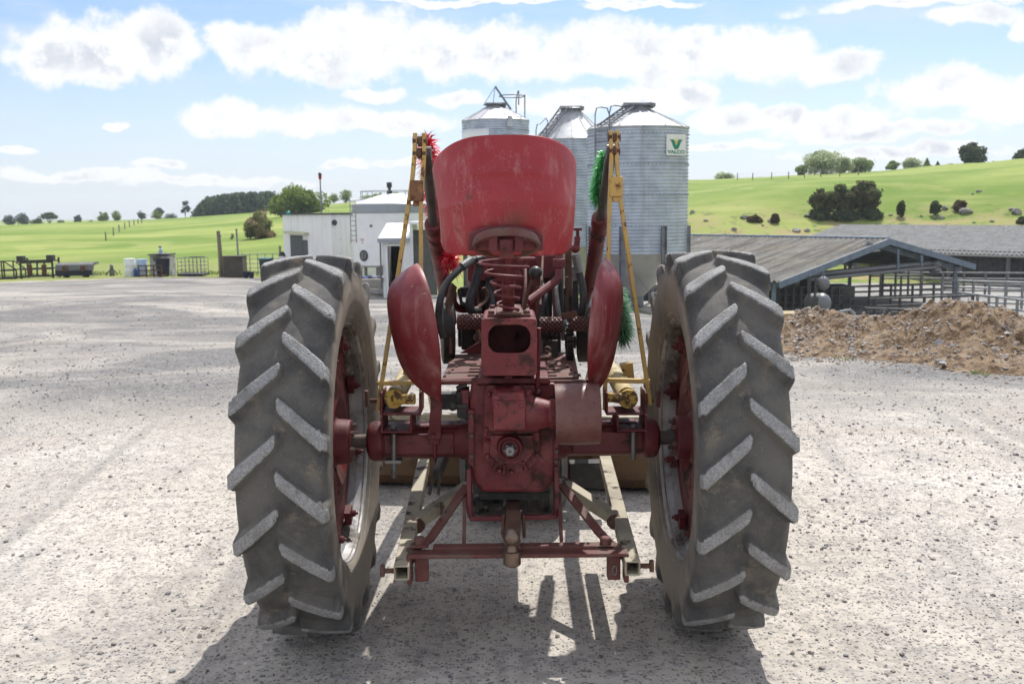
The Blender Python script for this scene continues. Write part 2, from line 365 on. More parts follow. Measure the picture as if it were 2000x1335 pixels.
# ---- axle, transmission
for s in (-1,1):
    mb=MB().lathe([(.12,.085),(.22,.085),(.24,.073),(.55,.073),(.56,.086),(.60,.086),(.615,.078),(.628,.05)],(0,YA,ZA),(s,0,0),20)
    mb.box((s*.40,YA-.06,ZA+.0),(.30,.03,.09)).box((s*.35,YA,ZA+.072),(.36,.10,.012))
    obj('axle_housing',mb,m_redd if s<0 else m_redd,tr,.006)
    obj('axle_shaft',MB().lathe([(.6,.031),(.70,.031)],(0,YA,ZA),(s,0,0),20),m_shaft,tr)
mb=MB().ppx([(920,748),(1086,748),(1091,790),(1092,850),(1090,905),(1084,940),(1062,962),(942,962),(923,940),(916,905),(914,850),(916,790)],4.02,.55)
th_=obj('transmission_housing',mb,m_red,tr,.014,seg=3)
for pl_,bl_ in (([(914,800),(926,800),(926,915),(914,905)],((921,812),(921,850),(921,890))),([(1082,800),(1093,800),(1091,905),(1081,915)],((1087,880),(1086,900)))):
    fl_=obj('housing_flange',MB().ppx(pl_,4.0,.06),m_redd,tr,.003)
    for px,py in bl_: obj('flange_bolt',MB().bolt(P(px,py,4.0),(0,-1,0),.010,.012),m_bolt,fl_)
mb=MB().ppx([(935,737),(1072,737),(1076,750),(930,750)],3.97,.5); mb.ppx([(985,733),(1002,733),(1002,742),(985,742)],3.93,.06)
obj('top_cover',mb,m_redd,tr,.006)
mb=MB().ppx([(952,752),(1044,752),(1050,772),(1052,842),(944,842),(946,772)],3.965,.07)
for px,py in ((955,769),(1036,769),(949,838),(1048,838)): mb.bolt(P(px,py,3.965),(0,-1,0),.012,.014)
obj('upper_cover',mb,m_red,tr,.008)
mb=MB().ppx([(946,842),(1052,842),(1057,884),(1046,902),(1030,922),(970,926),(956,906),(943,890)],3.975,.06)
mb.ppx([(958,850),(1040,850),(1044,880),(1026,905),(974,907),(956,886)],3.95,.05)
for a,b_ in (((972,900),(962,918)),((1020,898),(1030,916)),((986,904),(984,922)),((950,860),(960,862))): mb.bar(P(*a,3.955),P(*b_,3.97),.012,.03,(0,1,0))
for px,py in ((948,846),(952,890),(1050,888),(1050,846),(975,918),(1026,916),(999,921)): mb.bolt(P(px,py,3.97),(0,-1,0),.011,.014)
obj('output_cover',mb,m_red,tr,.006)
c=P(996,872,3.95)
mb=MB().lathe([(0,.055),(.035,.050),(.04,.042),(.028,.036),(.028,.02)],c,(0,-1,0),32)
obj('output_boss',mb,m_redd,tr,.003)
mb=MB(); mb.lathe([(0,.021),(.075,.021),(.08,.017),(.08,.006),(.072,.004)],c,(0,-1,0),24)
for i in range(6):
    g=i*math.pi/3; mb.box(c+Vector((math.cos(g)*.021,-.037,math.sin(g)*.021)),(.008,.07,.008),Matrix.Rotation(-g,3,'Y'))
obj('output_shaft',mb,m_steel,tr,.001)
# ---- pulley gearbox
mb=MB().ppx([(966,766),(1020,766),(1027,774),(1029,835),(1022,842),(968,842),(961,835),(961,772)],3.80,.19)
gb=obj('pulley_gearbox',mb,m_red,tr,.010,seg=3)
mb=MB().ppx([(964,783),(1026,783),(1026,838),(964,838)],3.792,.02)
for px,py in ((970,792),(1018,792)): mb.bolt(P(px,py,3.792),(0,-1,0),.010,.010)
obj('gearbox_cover',mb,m_red,tr,.003)
zc=P(1000,808,3.89).z; q=P(1010,760,3.88); mb=MB().lathe([(-.02,.026),(.006,.026),(.008,.018),(.016,.016),(.016,.004)],q,(0,0,1),16)
obj('filler_plug',mb,m_redd,tr,.002)
for px,py in ((968,770),(1033,769)): obj('cover_bolt',MB().bolt(P(px,py,3.81),(0,-.5,1),.011,.014),m_redd,tr)
xL=P(1024,808,3.89).x; xP=P(1083,808,3.88).x; xQ=P(1170,808,3.88).x
obj('pulley_shaft_housing',MB().lathe([(xL-.03,.078),(xL+.01,.078),(xL+.05,.066),(xP-.02,.052),(xP-.01,.060),(xP+.02,.060)],(0,3.89,zc),(1,0,0),36),m_red,tr,.004)
w=xQ-xP; mb=MB().lathe([(xP,.112),(xP,.119),(xP+.01,.1205),(xP+w*.5,.1225),(xQ-.01,.1205),(xQ,.119),(xQ,.112),(xP+w*.5,.112)],(0,3.88,zc),(1,0,0),72,True)
pul=obj('belt_pulley',mb,m_pulley,tr)
mb=MB().lathe([(xP+.05,.114),(xP+.06,.114)],(0,3.88,zc),(1,0,0),48); obj('pulley_web',mb,m_redd,tr)
# side levers left of the housing
mb=MB().tube([P(880,793,4.02),P(916,793,4.02)],.010,10).lathe([(0,.017),(.012,.021),(.028,.017)],P(878,793,4.02),(1,0,0),8)
mb.tube([P(893,760,4.05),P(900,755,4.05),P(912,752,4.05)],.012).ppx([(890,765),(915,760),(915,820),(893,815)],4.05,.08)
obj('brake_linkage',mb,m_dark,tr,.003)
mb=MB().ppx([(900,762),(916,762),(916,800),(905,802)],4.02,.05); obj('linkage_bracket',mb,m_redd,tr,.003)
# ---- seat support box with an oval opening
def rrect(x0,y0,x1,y1,r,n=6):
    o=[]
    for cx,cy,a0 in ((x1-r,y0+r,-90),(x1-r,y1-r,0),(x0+r,y1-r,90),(x0+r,y0+r,180)):
        for i in range(n+1): a=R(a0+90*i/n); o.append((cx+r*math.cos(a),cy+r*math.sin(a)))
    return o
y0=3.86; oc=rrect(940,622,1049,733,9); ic=rrect(953,634,1036,689,22); D=.36
n=len(oc); vo=[P(a,b_,y0) for a,b_ in oc]; vi=[P(a,b_,y0) for a,b_ in ic]
vb=[q+Vector((0,D,0)) for q in vo]; vj=[q+Vector((0,.006,0)) for q in vi]
ctr=P(994,677,y0); vob=[ctr+(q-ctr)*.965+Vector((0,.006,0)) for q in vo]; vbb=[ctr+(q-ctr)*.965+Vector((0,D-.01,0)) for q in vo]
mb=MB(); fs=[]
for i in range(n):
    j=(i+1)%n; fs += [(i,j,n+j,n+i),(i,2*n+i,2*n+j,j),(n+i,n+j,3*n+j,3*n+i),(3*n+i,3*n+j,4*n+j,4*n+i),(4*n+i,4*n+j,5*n+j,5*n+i)]
fs += [tuple(2*n+i for i in range(n)),tuple(5*n+i for i in range(n-1,-1,-1))]
mb.add(vo+vi+vb+vj+vob+vbb,fs)
box=obj('seat_support',mb,m_red,tr,smooth=30)
zt=P(994,622,y0).z
mb=MB().box((P(994,610,4).x,y0+.2,zt+.006),(.17,.30,.012)).box((P(994,610,4).x,y0+.20,zt+.016),(.10,.34,.010))
for dx_ in (-.07,.07):
    for dy_ in (.07,.30): mb.bolt((P(994,610,4).x+dx_,y0+dy_,zt+.012),(0,0,1),.013,.014)
obj('spring_base',mb,m_rustred,tr,.004)
obj('control_rod',MB().tube([P(1053,640,3.9),P(1052,700,3.92),P(1050,748,3.95),P(1051,764,3.96)],.008,8).ball(P(1051,766,3.95),.014),m_redd,tr)
# ---- seat spring and post
pts=[]; rs_=[]
c0=P(986,503,3.72); c1=P(993,607,3.95)
for i in range(0,241):
    t=i/240; g=-math.pi*.35+t**.85*2*math.pi*5.3
    rr=.112*(1-t)**2.6+.052*(1-(1-t)**2.6)-.012*t; c=c0.lerp(c1,t)
    pts.append(c+Vector((math.cos(g)*rr,math.sin(g)*rr,.0)))
spr=obj('seat_spring',MB().tube(pts,(.0054),8),m_redd,tr)
obj('seat_post',MB().tube([P(993,490,3.84),P(993,520,3.86),P(993,606,3.98)],[.026,.024,.024],16).tube([P(993,556,3.9),P(993,565,3.9)],.030,16),m_redd,tr)
mb=MB().ppx([(962,500),(1022,500),(1012,536),(1003,540),(1002,520),(984,520),(982,540),(974,536)],3.86,.05); obj('seat_bracket',mb,m_redd,tr,.004)
# ---- seat pan, tipped up so its underside faces back
NU,NV=80,60; V=[];F=[]
for iv in range(NV+1):
    for iu in range(NU+1):
        u=-1+2*iu/NU; v=iv/NV
        ea=abs(u); T=263+6*u*u+38*ea**4+14*ea**30-2*u+(7*ea**3 if u<0 else 0); Bo=499-3*ea**4-24*ea**20
        row=T+(Bo-T)*v
        xp=985+141*u+(26*v**1.4*(1-.35*v) if u<0 else -8*v**2)*ea+ (-3*math.sin(v*3.14)*u if u<0 else 0)
        d=.115*ea**2.3+.03*ea**12-.05*(1-abs(v-.55)*1.6)+.06*max(0,v-.72)**1.5*4+.02*(1-v)
        d-=.010*math.exp(-((v-.30)/.035)**2)*(1/(1+math.exp((ea-.5)*22)))
        d-=.006*math.exp(-((v-.47)/.04)**2)*(1/(1+math.exp((ea-.55)*22)))
        d+=.004*math.sin(u*5+1)*math.sin(v*6)
        V.append(P(xp,row,3.40+d))
for iv in range(NV):
    for iu in range(NU):
        i=iv*(NU+1)+iu; F.append((i,i+1,i+NU+2,i+NU+1))
mb=MB(); mb.v=V; mb.f=F
m_seat,nt,b=mk('scuffed_red_seat_paint'); k=NT(nt); v=k.coord('Object')
c=k.mix(k.ramp(k.noise(v,5,5,.6),.35,.7),(.265,.010,.017),(.32,.022,.032))
c=k.mix(k.math('MULTIPLY',k.ramp(k.noise(k.coord('Object',(1,1,.35)),16,7,.72),.50,.72),.5),c,(.42,.21,.20))
c=k.mix(k.math('MULTIPLY',k.ramp(k.noise(v,130,5,.75),.54,.66),k.math('MULTIPLY',k.ramp(k.noise(v,7,4,.65),.46,.72),.55)),c,(.46,.27,.25))
c=k.mix(k.math('MULTIPLY',k.ramp(k.noise(k.coord('Object',(1,1,.10)),13,5,.7),.62,.74),.45),c,(.50,.40,.38))
c=k.mix(k.ramp(k.noise(v,7,6,.7),.63,.73),c,(.09,.035,.026))
c=k.mix(k.math('MULTIPLY',k.ramp(k.noise(k.coord('Object',(1.6,1,.8)),3.1,5,.65),.55,.75),.6),c,(.12,.055,.03))
k.l(c,b.inputs['Base Color']); k.setin(b.inputs['Roughness'],k.math('MULTIPLY_ADD',k.noise(v,9,4),.35,.28)); b.inputs['Specular IOR Level'].default_value=.5
k.bump(k.noise(v,55,5,.6),.12,.003,b)
seat=obj('seat',mb,m_seat,tr,smooth=60); s_=seat.modifiers.new('thick','SOLIDIFY'); s_.thickness=.007; s_.offset=1
mb=MB(); ys=3.37
pl=[(913,489),(914,457),(930,447),(960,441),(990,439),(1020,442),(1050,450),(1061,459),(1062,489)]
mb.ppx(pl,ys-.01,.05); obj('seat_plate',mb,m_redd,seat,.006)
cc=P(989,476,3.34); ax=Vector((0,-.38,-.92)).normalized()
mb=MB().lathe([(-.016,.108),(.004,.114),(.012,.113),(.012,.103),(-.012,.100)],cc,ax,56,True); obj('spring_cup',mb,m_rustred,seat)
obj('cup_bracket',MB().bar(cc+Vector((-.10,.02,.012)),cc+Vector((.10,.02,.012)),.05,.012).bar(cc+Vector((0,.03,.02)),cc+Vector((0,.05,-.05)),.05,.015),m_redd,seat,.002)
mb=MB().box(P(963,477,3.31),(.028,.03,.05)).box(P(1014,477,3.31),(.028,.03,.05)).box(P(989,480,3.32),(.05,.02,.04)).box(P(984,452,3.34),(.075,.05,.010)); obj('seat_clamp',mb,m_redd,seat,.004)
# ---- foot platforms
for pl in (((883,692),(943,690),(942,738),(862,741)),((1055,689),(1121,686),(1131,735),(1052,738))):
    z=P(pl[3][0],740,4.06).z
    poly=[PZ(a,b_,z) for a,b_ in pl]; mb=MB().prism(poly,(0,0,-.012)); ft=obj('foot_platform',mb,m_rustred,tr,.003)
    lo=min(q.x for q in poly); hi=max(q.x for q in poly); mb=MB(); cx=(lo+hi)/2; inn=1 if cx<0 else -1
    for i in range(4):
        yv=4.13+.085*i
        mb.box((cx+inn*.045,yv,z+.003),(.05,.012,.006))
        mb.box((cx-inn*(.075-.012*i),yv,z+.003),(.012,.045,.006))
    obj('tread_ribs',mb,m_rust,ft,.002)
    mb=MB().tube([(lo,4.05,z-.012),(hi,4.05,z-.012)],.010,10); obj('platform_lip',mb,m_rustred,ft)
mb=MB().ppx([(1077,665),(1090,664),(1090,697),(1077,697)],4.4,.02); obj('pedal_stop',mb,m_black,tr,.003)
z_=P(1060,700,4.3).z; mb=MB().tube([P(1056,700,4.2),P(1070,699,4.2),P(1074,694,4.22),P(1070,688,4.25),P(1064,687,4.25)],.010,8); obj('foot_pedal',mb,m_rust,tr)
# ---- dished side guards
for s in (-1,1):
    if s<0: top=P(822,515,4.02); bot=P(861,782,4.02); dep=.150
    else: top=P(1176,505,4.02); bot=P(1152,775,4.02); dep=.085
    NA,NR=48,18; V=[];F=[]
    H=top.z-bot.z; cz=top.z-H*.42
    for ir in range(NR+1):
        ro=ir/NR
        for ia in range(NA):
            g=2*math.pi*ia/NA; ez=math.sin(g); ey=math.cos(g)
            zz=cz+math.copysign(abs(ez)**(.72 if ez>0 else 1),ez)*ro*(H*.42 if ez>0 else H*.58)
            narrow=1 if ez>0 else (1-.72*(abs(ez)**2.0))
            yy=4.02+ey*ro*.23*narrow
            t=(top.z-zz)/H; bx=top.x+(bot.x-top.x)*t
            dm=dep*(1-ro**3.6)
            V.append(Vector((bx+s*dm+s*.01*(1-t)*ro+s*.24*(yy-4.02),yy-.02,zz)))
    for ir in range(NR):
        for ia in range(NA): F.append((ir*NA+ia,ir*NA+(ia+1)%NA,(ir+1)*NA+(ia+1)%NA,(ir+1)*NA+ia))
    mb=MB(); mb.v=V; mb.f=F
    gd=obj('side_guard',mb,m_redw,tr,smooth=60); q=gd.modifiers.new('thick','SOLIDIFY'); q.thickness=.008; q.offset=0
    if s<0:
        mb=MB().poly_bar([P(845,740,4.06),P(853,785,4.05),P(850,820,4.06),P(848,866,4.09)],.048,.016,(0,1,0)).bar(P(836,848,4.09),P(862,848,4.09),.03,.05,(0,1,0)).bolt(P(846,851,4.06),(0,-1,0),.012,.014)
        mb.tube([P(849,865,4.1),P(849,898,4.12)],.008,8)
    else: mb=MB().poly_bar([P(1155,740,4.08),P(1150,785,4.1),P(1150,830,4.12)],.048,.016,(0,1,0))
    obj('guard_bracket',mb,m_redd,gd,.004)
# ---- loader masts, brackets, rams, arms
for s in (-1,1):
    ym=4.15
    if s<0:
        outer=[(738,800),(805,352),(810,300),(811,260)]; inner=[(823,800),(822,392),(829,300),(828,260)]; bl=(800,352,826,393); cross=((737,748),(824,746)); pins=((806,834,276),(806,832,300)); legs=((740,798),(822,796))
    else:
        outer=[(1270,790),(1211,385),(1204,310),(1206,255)]; inner=[(1181,800),(1191,385),(1194,310),(1193,255)]; bl=(1191,345,1217,384); cross=((1182,742),(1269,744)); pins=((1188,1212,268),(1188,1211,295)); legs=((1181,796),(1268,785))
    def rect(mb_,pts,w,d):
        for a,b_ in zip(pts[:-1],pts[1:]): pass
        mb_.poly_bar([P(a,b_,ym) for a,b_ in pts],w,d,(0,1,0))
    mb=MB(); rect(mb,outer,.0165,.03); rect(mb,inner,.0155,.03); mb.bar(P(*cross[0],ym-.004),P(*cross[1],ym-.004),.03,.018)
    mast=obj('loader_mast',mb,m_yel,tr,.002)
    x0,y1,x1,y2=bl; mb=MB().ppx([(x0,y1),(x1,y1),(x1,y2),(x0,y2)],ym-.025,.05).ppx([(x0+6,y2),(x1-5,y2),(x1-5,y2+10),(x0+6,y2+10)],ym-.015,.03); obj('mast_block',mb,m_yel if s>0 else M('rusted_block',(.20,.10,.05),.8,0,(.32,.19,.07),14,.5,.7,RUST,30,.5,.1),mast,.004)
    for a,b_,r_ in pins:
        mb=MB().tube([P(a,r_,ym),P(b_,r_,ym)],.011,10)
        mb.lathe([(0,.019),(.014,.019)],P(a,r_,ym),(1,0,0),6).lathe([(-.014,.019),(0,.019)],P(b_,r_,ym),(1,0,0),6).tube([P((a+b_)/2-4,r_,ym),P((a+b_)/2+4,r_,ym)],.022,14); obj('mast_pin',mb,m_rust,mast,.002)
    # ram
    if s<0: rt,rc,rb=P(833,300,4.18),P(846,437,4.55),P(880,628,5.35)
    else: rt,rc,rb=P(1194,296,4.18),P(1173,425,4.55),P(1143,628,5.35)
    ram=obj('loader_ram',MB().tube([rc,rc.lerp(rb,.93),rb],[.036,.036,.034],20).tube([rb,rb+(rb-rc).normalized()*.06],.022,12),m_red if s<0 else m_redd,tr)
    dn=(rb-rc).normalized()
    obj('ram_rod',MB().tube([rt,rc+dn*.02],.0225,18).lathe([(-.02,.03),(.02,.03)],rt,(1,0,0),16),m_rod,ram)
    obj('ram_collar',MB().lathe([(-.006,.030),(-.006,.039),(.012,.041),(.05,.041),(.055,.036)],rc,dn,22).lathe([(0,.037),(.006,.039),(.03,.039),(.036,.037)],rc+dn*.10,dn,22),m_redd,ram,.002)
    # bracket on axle
    if s<0: A0,A1,B0,B1,rx=(742,767),(822,767),(743,812),(804,812),769
    else: A0,A1,B0,B1,rx=(1184,767),(1264,767),(1205,809),(1264,809),1237
    yb=4.06; t=3.2
    def chan(mb_,x0,x1,yt,yb_,y,dep,t):
        mb_.ppx([(x0,yt),(x0+t,yt),(x0+t,yb_-t),(x1-t,yb_-t),(x1-t,yt),(x1,yt),(x1,yb_),(x0,yb_)],y,dep)
    mb=MB(); chan(mb,A0[0],A1[0],A0[1],A0[1]+44,yb,.16,4); chan(mb,B0[0],B1[0],B0[1]+1,B0[1]+34,yb-.03,.2,4)
    br=obj('mast_bracket',mb,m_redd,tr,.003)
    mb=MB().bolt(P(rx,B0[1]+27,yb+.02),(0,0,1),.016,.016)
    if s<0: mb.tube([P(rx,846,4.09),P(rx,932,4.12)],.011,10).box(P(rx,899,4.12),(.07,.05,.014)).lathe([(-.012,.018),(.012,.018)],P(rx,909,4.12),(0,0,1),6)
    else: mb.tube([P(rx,842,4.09),P(rx,896,4.10)],.011,10)
    obj('clamp_bolt',mb,m_steel,br,.001)
    bx=-.512 if s<0 else .500
    a0=P(770 if s<0 else 1226,777,4.12)
    mb=MB().tube([a0+Vector((0,.02,0)),Vector((a0.x,4.6,a0.z+.01)),Vector((a0.x,5.5,a0.z-.02)),Vector((a0.x*1.02,6.1,a0.z-.25)),Vector((a0.x*1.02,6.55,.42))],[.041,.041,.040,.040,.038],16)
    arm=obj('loader_arm',mb,m_crmy,tr)
    mb=MB().lathe([(-.05,.030),(-.045,.040),(0,.043),(.03,.040),(.03,.01)],a0+Vector((0,-.0,0)),(0,-1,0),18)
    e=P(802,779,4.10) if s<0 else P(1192,775,4.10)
    mb.tube([a0+Vector((0,-.02,0)),e],[.026,.020],12).lathe([(-.02,.022),(.02,.022)],e,(1,0,0),12)
    obj('arm_pivot',mb,M('rusting_yellow_casting',(.45,.29,.055),.65,0,(.36,.22,.06),8,.45,.7,(.10,.055,.03),17,.48,.06,(.07,.045,.03),50,.58),arm,.003)
    mb=MB().ppx([(787,722),(795,716),(797,745),(790,746)] if s<0 else [(1211,712),(1236,708),(1240,744),(1232,744),(1218,730)],4.45,.05)
    obj('arm_lug',mb,m_yel,arm,.003)
    mb=MB().tube([P(722 if s<0 else 1276,782,4.18),P(745 if s<0 else 1262,782,4.18)],.010,8).box(P(716 if s<0 else 1286,778,4.18),(.014,.03,.07)); obj('mast_end_bolt',mb,m_rust,mast,.002)
# ---- sub-frame rails under the axle
def sqtube(mb_,p,q,w,t):
    p=Vector(p);q=Vector(q);d=(q-p).normalized();a=d.cross(Vector((0,0,1))).normalized();b=a.cross(d)
    o=[(1,1),(-1,1),(-1,-1),(1,-1)]; h=w/2; g=h-t; vs=[]
    for c_ in (p,q):
        for x,y in o: vs.append(c_+a*x*h+b*y*h)
        for x,y in o: vs.append(c_+a*x*g+b*y*g)
    fs=[]
    for i in range(4):
        j=(i+1)%4; fs += [(i,j,8+j,8+i),(4+j,4+i,12+i,12+j),(i,4+i,4+j,j),(8+j,12+j,12+i,8+i)]
    mb_.add(vs,fs)
for s in (-1,1):
    p=P(784,1119,3.62) if s<0 else P(1236,1110,3.62); q=P(828,906,5.0) if s<0 else P(1182,900,5.0)
    mb=MB(); sqtube(mb,p,q,.058,.006); rail=obj('subframe_rail',mb,m_crm,tr,.004)
    e=p.lerp(q,.36); c=P(915,950,4.5) if s<0 else P(1092,940,4.5)
    mb=MB(); sqtube(mb,e,c,.05,.005); obj('subframe_brace',mb,m_crm,rail,.004)
    mb=MB().ball(e+Vector((-s*.02,0,.0)),.042,10,(1,1,.8)).ball(p.lerp(q,.12)+Vector((-s*.03,0,0)),.03,10,(.6,1.4,.9)); obj('weld_patch',mb,m_rust,rail)
    mb=MB().tube([p+Vector((s*.03,.03,0)),p+Vector((s*.07,.03,0))],.010,10).lathe([(0,.026),(.014,.026)],p+Vector((s*.068,.03,0)),(s,0,0),6); obj('rail_bolt',mb,m_rust,rail,.002)
# ---- drawbar
mb=MB(); L_=P(800,1082,3.70); R_=P(1222,1078,3.70)
mb.bar(L_,R_,.07,.016).bar(P(846,1070,3.74),P(1200,1066,3.74),.05,.022)
for s,x in ((-1,L_),(1,R_)):
    mb.bar(x+Vector((0,0,.006)),x+Vector((-s*0,0,-.11)),.018,.07,(0,1,0)); mb.bar(x+Vector((-s*.045,.02,0)),x+Vector((-s*.045,.02,-.11)),.05,.05,(0,1,0))
db=obj('drawbar',mb,m_rustred,tr,.004)
for s in (-1,1):
    a=P(912,948,4.02) if s<0 else P(1096,945,4.02); b_=P(840,1052,3.82) if s<0 else P(1168,1036,3.82); c=P(812,1070,3.76) if s<0 else P(1192,1062,3.76); c2_=P(800,1076,3.72) if s<0 else P(1206,1068,3.72)
    mb=MB().poly_bar([a,b_,c,c2_],.036,.014,(0,-.5,1)); obj('drawbar_strut',mb,m_rustred,db,.003)
    mb=MB().bar(P(908 if s<0 else 1092,965,4.0),P(906 if s<0 else 1097,1068,3.78),.014,.02); obj('stay_rod',mb,m_rustred,db,.002)
    q=P(820 if s<0 else 1183,1062,3.74); mb=MB().bolt(q,(0,0,1),.024,.03); mb.box(q-Vector((0,0,.004)),(.07,.05,.01)); obj('strut_bolt',mb,m_rustred,db,.002)
    q=P(806 if s<0 else 1200,1112,3.68); mb=MB().tube([q+Vector((math.sin(g/16*6.283)*.008,-.006,math.cos(g/16*6.283)*.018)) for g in range(17)],.0022,6); obj('lynch_pin',mb,m_steel,db)
mb=MB().poly_bar([P(916,915,4.0),P(918,1000,3.96),P(924,1012,3.94),P(1082,1008,3.94),P(1087,998,3.96),P(1086,910,4.0)],.02,.05,(0,1,0)); obj('drawbar_hanger',mb,m_redd,tr,.003)
mb=MB().bar(P(1003,972,4.25),P(1003,1010,3.92),.055,.03).bar(P(1003,1000,3.93),P(1001,1074,3.66),.060,.028)
mb.bar(P(985,1010,3.92),P(982,1045,3.86),.012,.05).bar(P(1022,1010,3.92),P(1024,1045,3.86),.012,.05); obj('tongue',mb,m_rust,tr,.003)
q=P(1000,1090,3.63)
mb=MB().lathe([(-.028,.024),(-.02,.034),(.03,.034),(.032,.024),(.05,.019),(.056,.020)]+[(.085+.034*math.sin(R(a)),max(.006,.034*math.cos(R(a)))) for a in range(-50,91,14)],q,(0,0,1),28); obj('hitch_ball',mb,M('hitch_ball_steel',(.20,.15,.12),.35,.75,(.13,.07,.045),10,.4,.7,RUST,12,.62,.1),tr)
mb=MB().ppx([(932,962),(1072,962),(1066,975),(940,975)],4.1,.35).ball(P(938,978,4.35),.05,10,(1,1,.6)).ball(P(968,982,4.35),.045,10,(1,1,.6)); obj('oil_drain_guard',mb,m_dark,tr)
mb=MB().tube([P(868,893,4.5),P(855,926,4.35)],.028,14)
mb.bar(P(848,922,4.34),P(838,966,4.3),.010,.018).bar(P(860,922,4.34),P(856,966,4.3),.010,.018); obj('support_spring',mb,M('dusty_spring',(.10,.09,.08),.6,.2,scl=(1,1,1)),tr,.002)
# ---- front part: torque tube, engine, bonnet, tank, steering
obj('clutch_housing',MB().box((0,5.05,.83),(.30,1.1,.34)).box((0,4.75,1.03),(.22,.5,.12)),m_redd,tr,.02)
obj('engine_block',MB().box((0,5.95,.95),(.34,.9,.50)).box((.2,5.9,1.0),(.10,.6,.22)).box((-.2,5.95,.98),(.12,.5,.18)),m_dark,tr,.015)
V=[];F=[]; sec=[(4.98,.205,1.40,.22),(5.02,.222,1.42,.24),(5.6,.235,1.43,.25),(6.3,.225,1.42,.24),(6.85,.20,1.40,.22),(6.95,.17,1.37,.18)]
for (y,w_,zc_,h_) in sec:
    for i in range(24):
        g=2*math.pi*i/24; cx_=math.cos(g); sz=math.sin(g)
        V.append(Vector((w_*math.copysign(abs(cx_)**.6,cx_),y,zc_+h_*(math.copysign(abs(sz)**.7,sz) if sz>0 else -.75*abs(sz)**.5))))
for a in range(len(sec)-1):
    for i in range(24): F.append((a*24+i,a*24+(i+1)%24,(a+1)*24+(i+1)%24,(a+1)*24+i))
F += [tuple(range(23,-1,-1)),tuple((len(sec)-1)*24+i for i in range(24))]
mb=MB(); mb.v=V; mb.f=F; obj('bonnet',mb,m_redw,tr,smooth=40)
obj('bonnet_flange',MB().box((0,5.03,1.225),(.50,.05,.012)).box((0,6.0,1.23),(.44,1.8,.01)),m_redd,tr,.003)
obj('dash_panel',MB().box((0,4.93,1.44),(.17,.03,.24)).lathe([(0,.06),(.02,.06)],(0,4.90,1.44),(0,-1,0),24),m_red,tr,.01)
mb=MB().tube([(0.0+math.cos(g/40*6.2832)*.19,4.62+math.sin(g/40*6.2832)*.10,1.74+math.sin(g/40*6.2832)*.16) for g in range(41)],.012,8,False)
for g in (0,2.1,4.2): mb.tube([(0,4.62,1.74),(math.cos(g)*.19,4.62+math.sin(g)*.10,1.74+math.sin(g)*.16)],.008,8)
sw=obj('steering_wheel',mb,m_black,tr); obj('steering_column',MB().tube([(0,4.62,1.74),(0,4.95,1.42)],.018,12),m_redd,sw)
# ---- diamond-pattern step tubes
m_dia,nt,b=mk('diamond_grip_tube'); k=NT(nt); v=k.coord('Object'); sx=k.n('ShaderNodeSeparateXYZ'); k.l(v,sx.inputs[0])
xq=k.math('MULTIPLY',sx.outputs[0],160); an=k.math('MULTIPLY',sx.outputs[2],160)
d1=k.math('ABSOLUTE',k.math('SINE',k.math('ADD',xq,an))); d2=k.math('ABSOLUTE',k.math('SINE',k.math('SUBTRACT',xq,an))); dd=k.math('MULTIPLY',d1,d2)
c=k.mix(k.ramp(dd,.1,.5),(.05,.02,.018),(.17,.075,.065)); k.l(c,b.inputs['Base Color']); b.inputs['Roughness'].default_value=.6; k.bump(dd,.9,.012,b)
for a,b_,rw in ((893,944,628),(1054,1098,634),(1111,1157,632)):
    obj('step_tube',MB().tube([P(a,rw,4.55),P(b_,rw,4.55)],.036,24),m_dia,tr,smooth=40)
# ---- hoses, pipes, levers
def hose(name,pts,r,mat,n=10,sub=6):
    w=[P(*q) for q in pts]; out=[]
    for i in range(len(w)-1):
        p0=w[max(i-1,0)];p1=w[i];p2=w[i+1];p3=w[min(i+2,len(w)-1)]
        for j in range(sub):
            t=j/sub; out.append(.5*((2*p1)+(p2-p0)*t+(2*p0-5*p1+4*p2-p3)*t*t+(3*p1-p0-3*p2+p3)*t**3))
    out.append(w[-1]); return obj(name,MB().tube(out,r,n),mat,tr)
h=hose('hydraulic_hose',[(936,504,4.7),(915,512,4.65),(893,530,4.6),(870,556,4.55),(859,590,4.5),(857,625,4.5),(866,660,4.5)],.0165,m_rub)
obj('hose_ferrule',MB().tube([P(921,508,4.66),P(902,521,4.62)],.021,12).tube([P(940,503,4.7),P(930,506,4.69)],.025,6),m_steel,h)
h=hose('hydraulic_hose',[(938,500,4.75),(934,530,4.75),(926,560,4.72),(918,585,4.7),(920,606,4.7),(934,606,4.75)],.0215,m_rub)
obj('hose_ferrule',MB().tube([P(938,500,4.75),P(937,518,4.75)],.026,10),m_dark,h)
h=hose('hydraulic_hose',[(1125,500,4.6),(1131,530,4.6),(1138,560,4.58),(1138,600,4.56),(1133,640,4.6)],.017,m_rub)
obj('hose_ferrule',MB().tube([P(1124,496,4.6),P(1132,532,4.6)],.021,10).tube([P(1123,520,4.65),P(1125,548,4.65)],.018,10),m_steel,h)
hose('hydraulic_hose',[(1124,545,4.65),(1124,575,4.65),(1125,615,4.65)],.015,m_rub)
hose('hydraulic_hose',[(1092,540,4.8),(1093,580,4.8),(1091,620,4.8)],.021,m_rub)
hose('hydraulic_hose',[(1153,606,4.5),(1158,590,4.6),(1165,570,4.8)],.018,m_steel)
hose('valve_pipe',[(1122,486,4.6),(1128,470,4.6),(1128,450,4.6)],.008,m_redd); obj('valve_elbow',MB().ball(P(1124,485,4.6),.022).tube([P(1126,485,4.6),P(1128,462,4.6)],.014,10).box(P(1128,448,4.6),(.04,.01,.012)),m_red,tr)
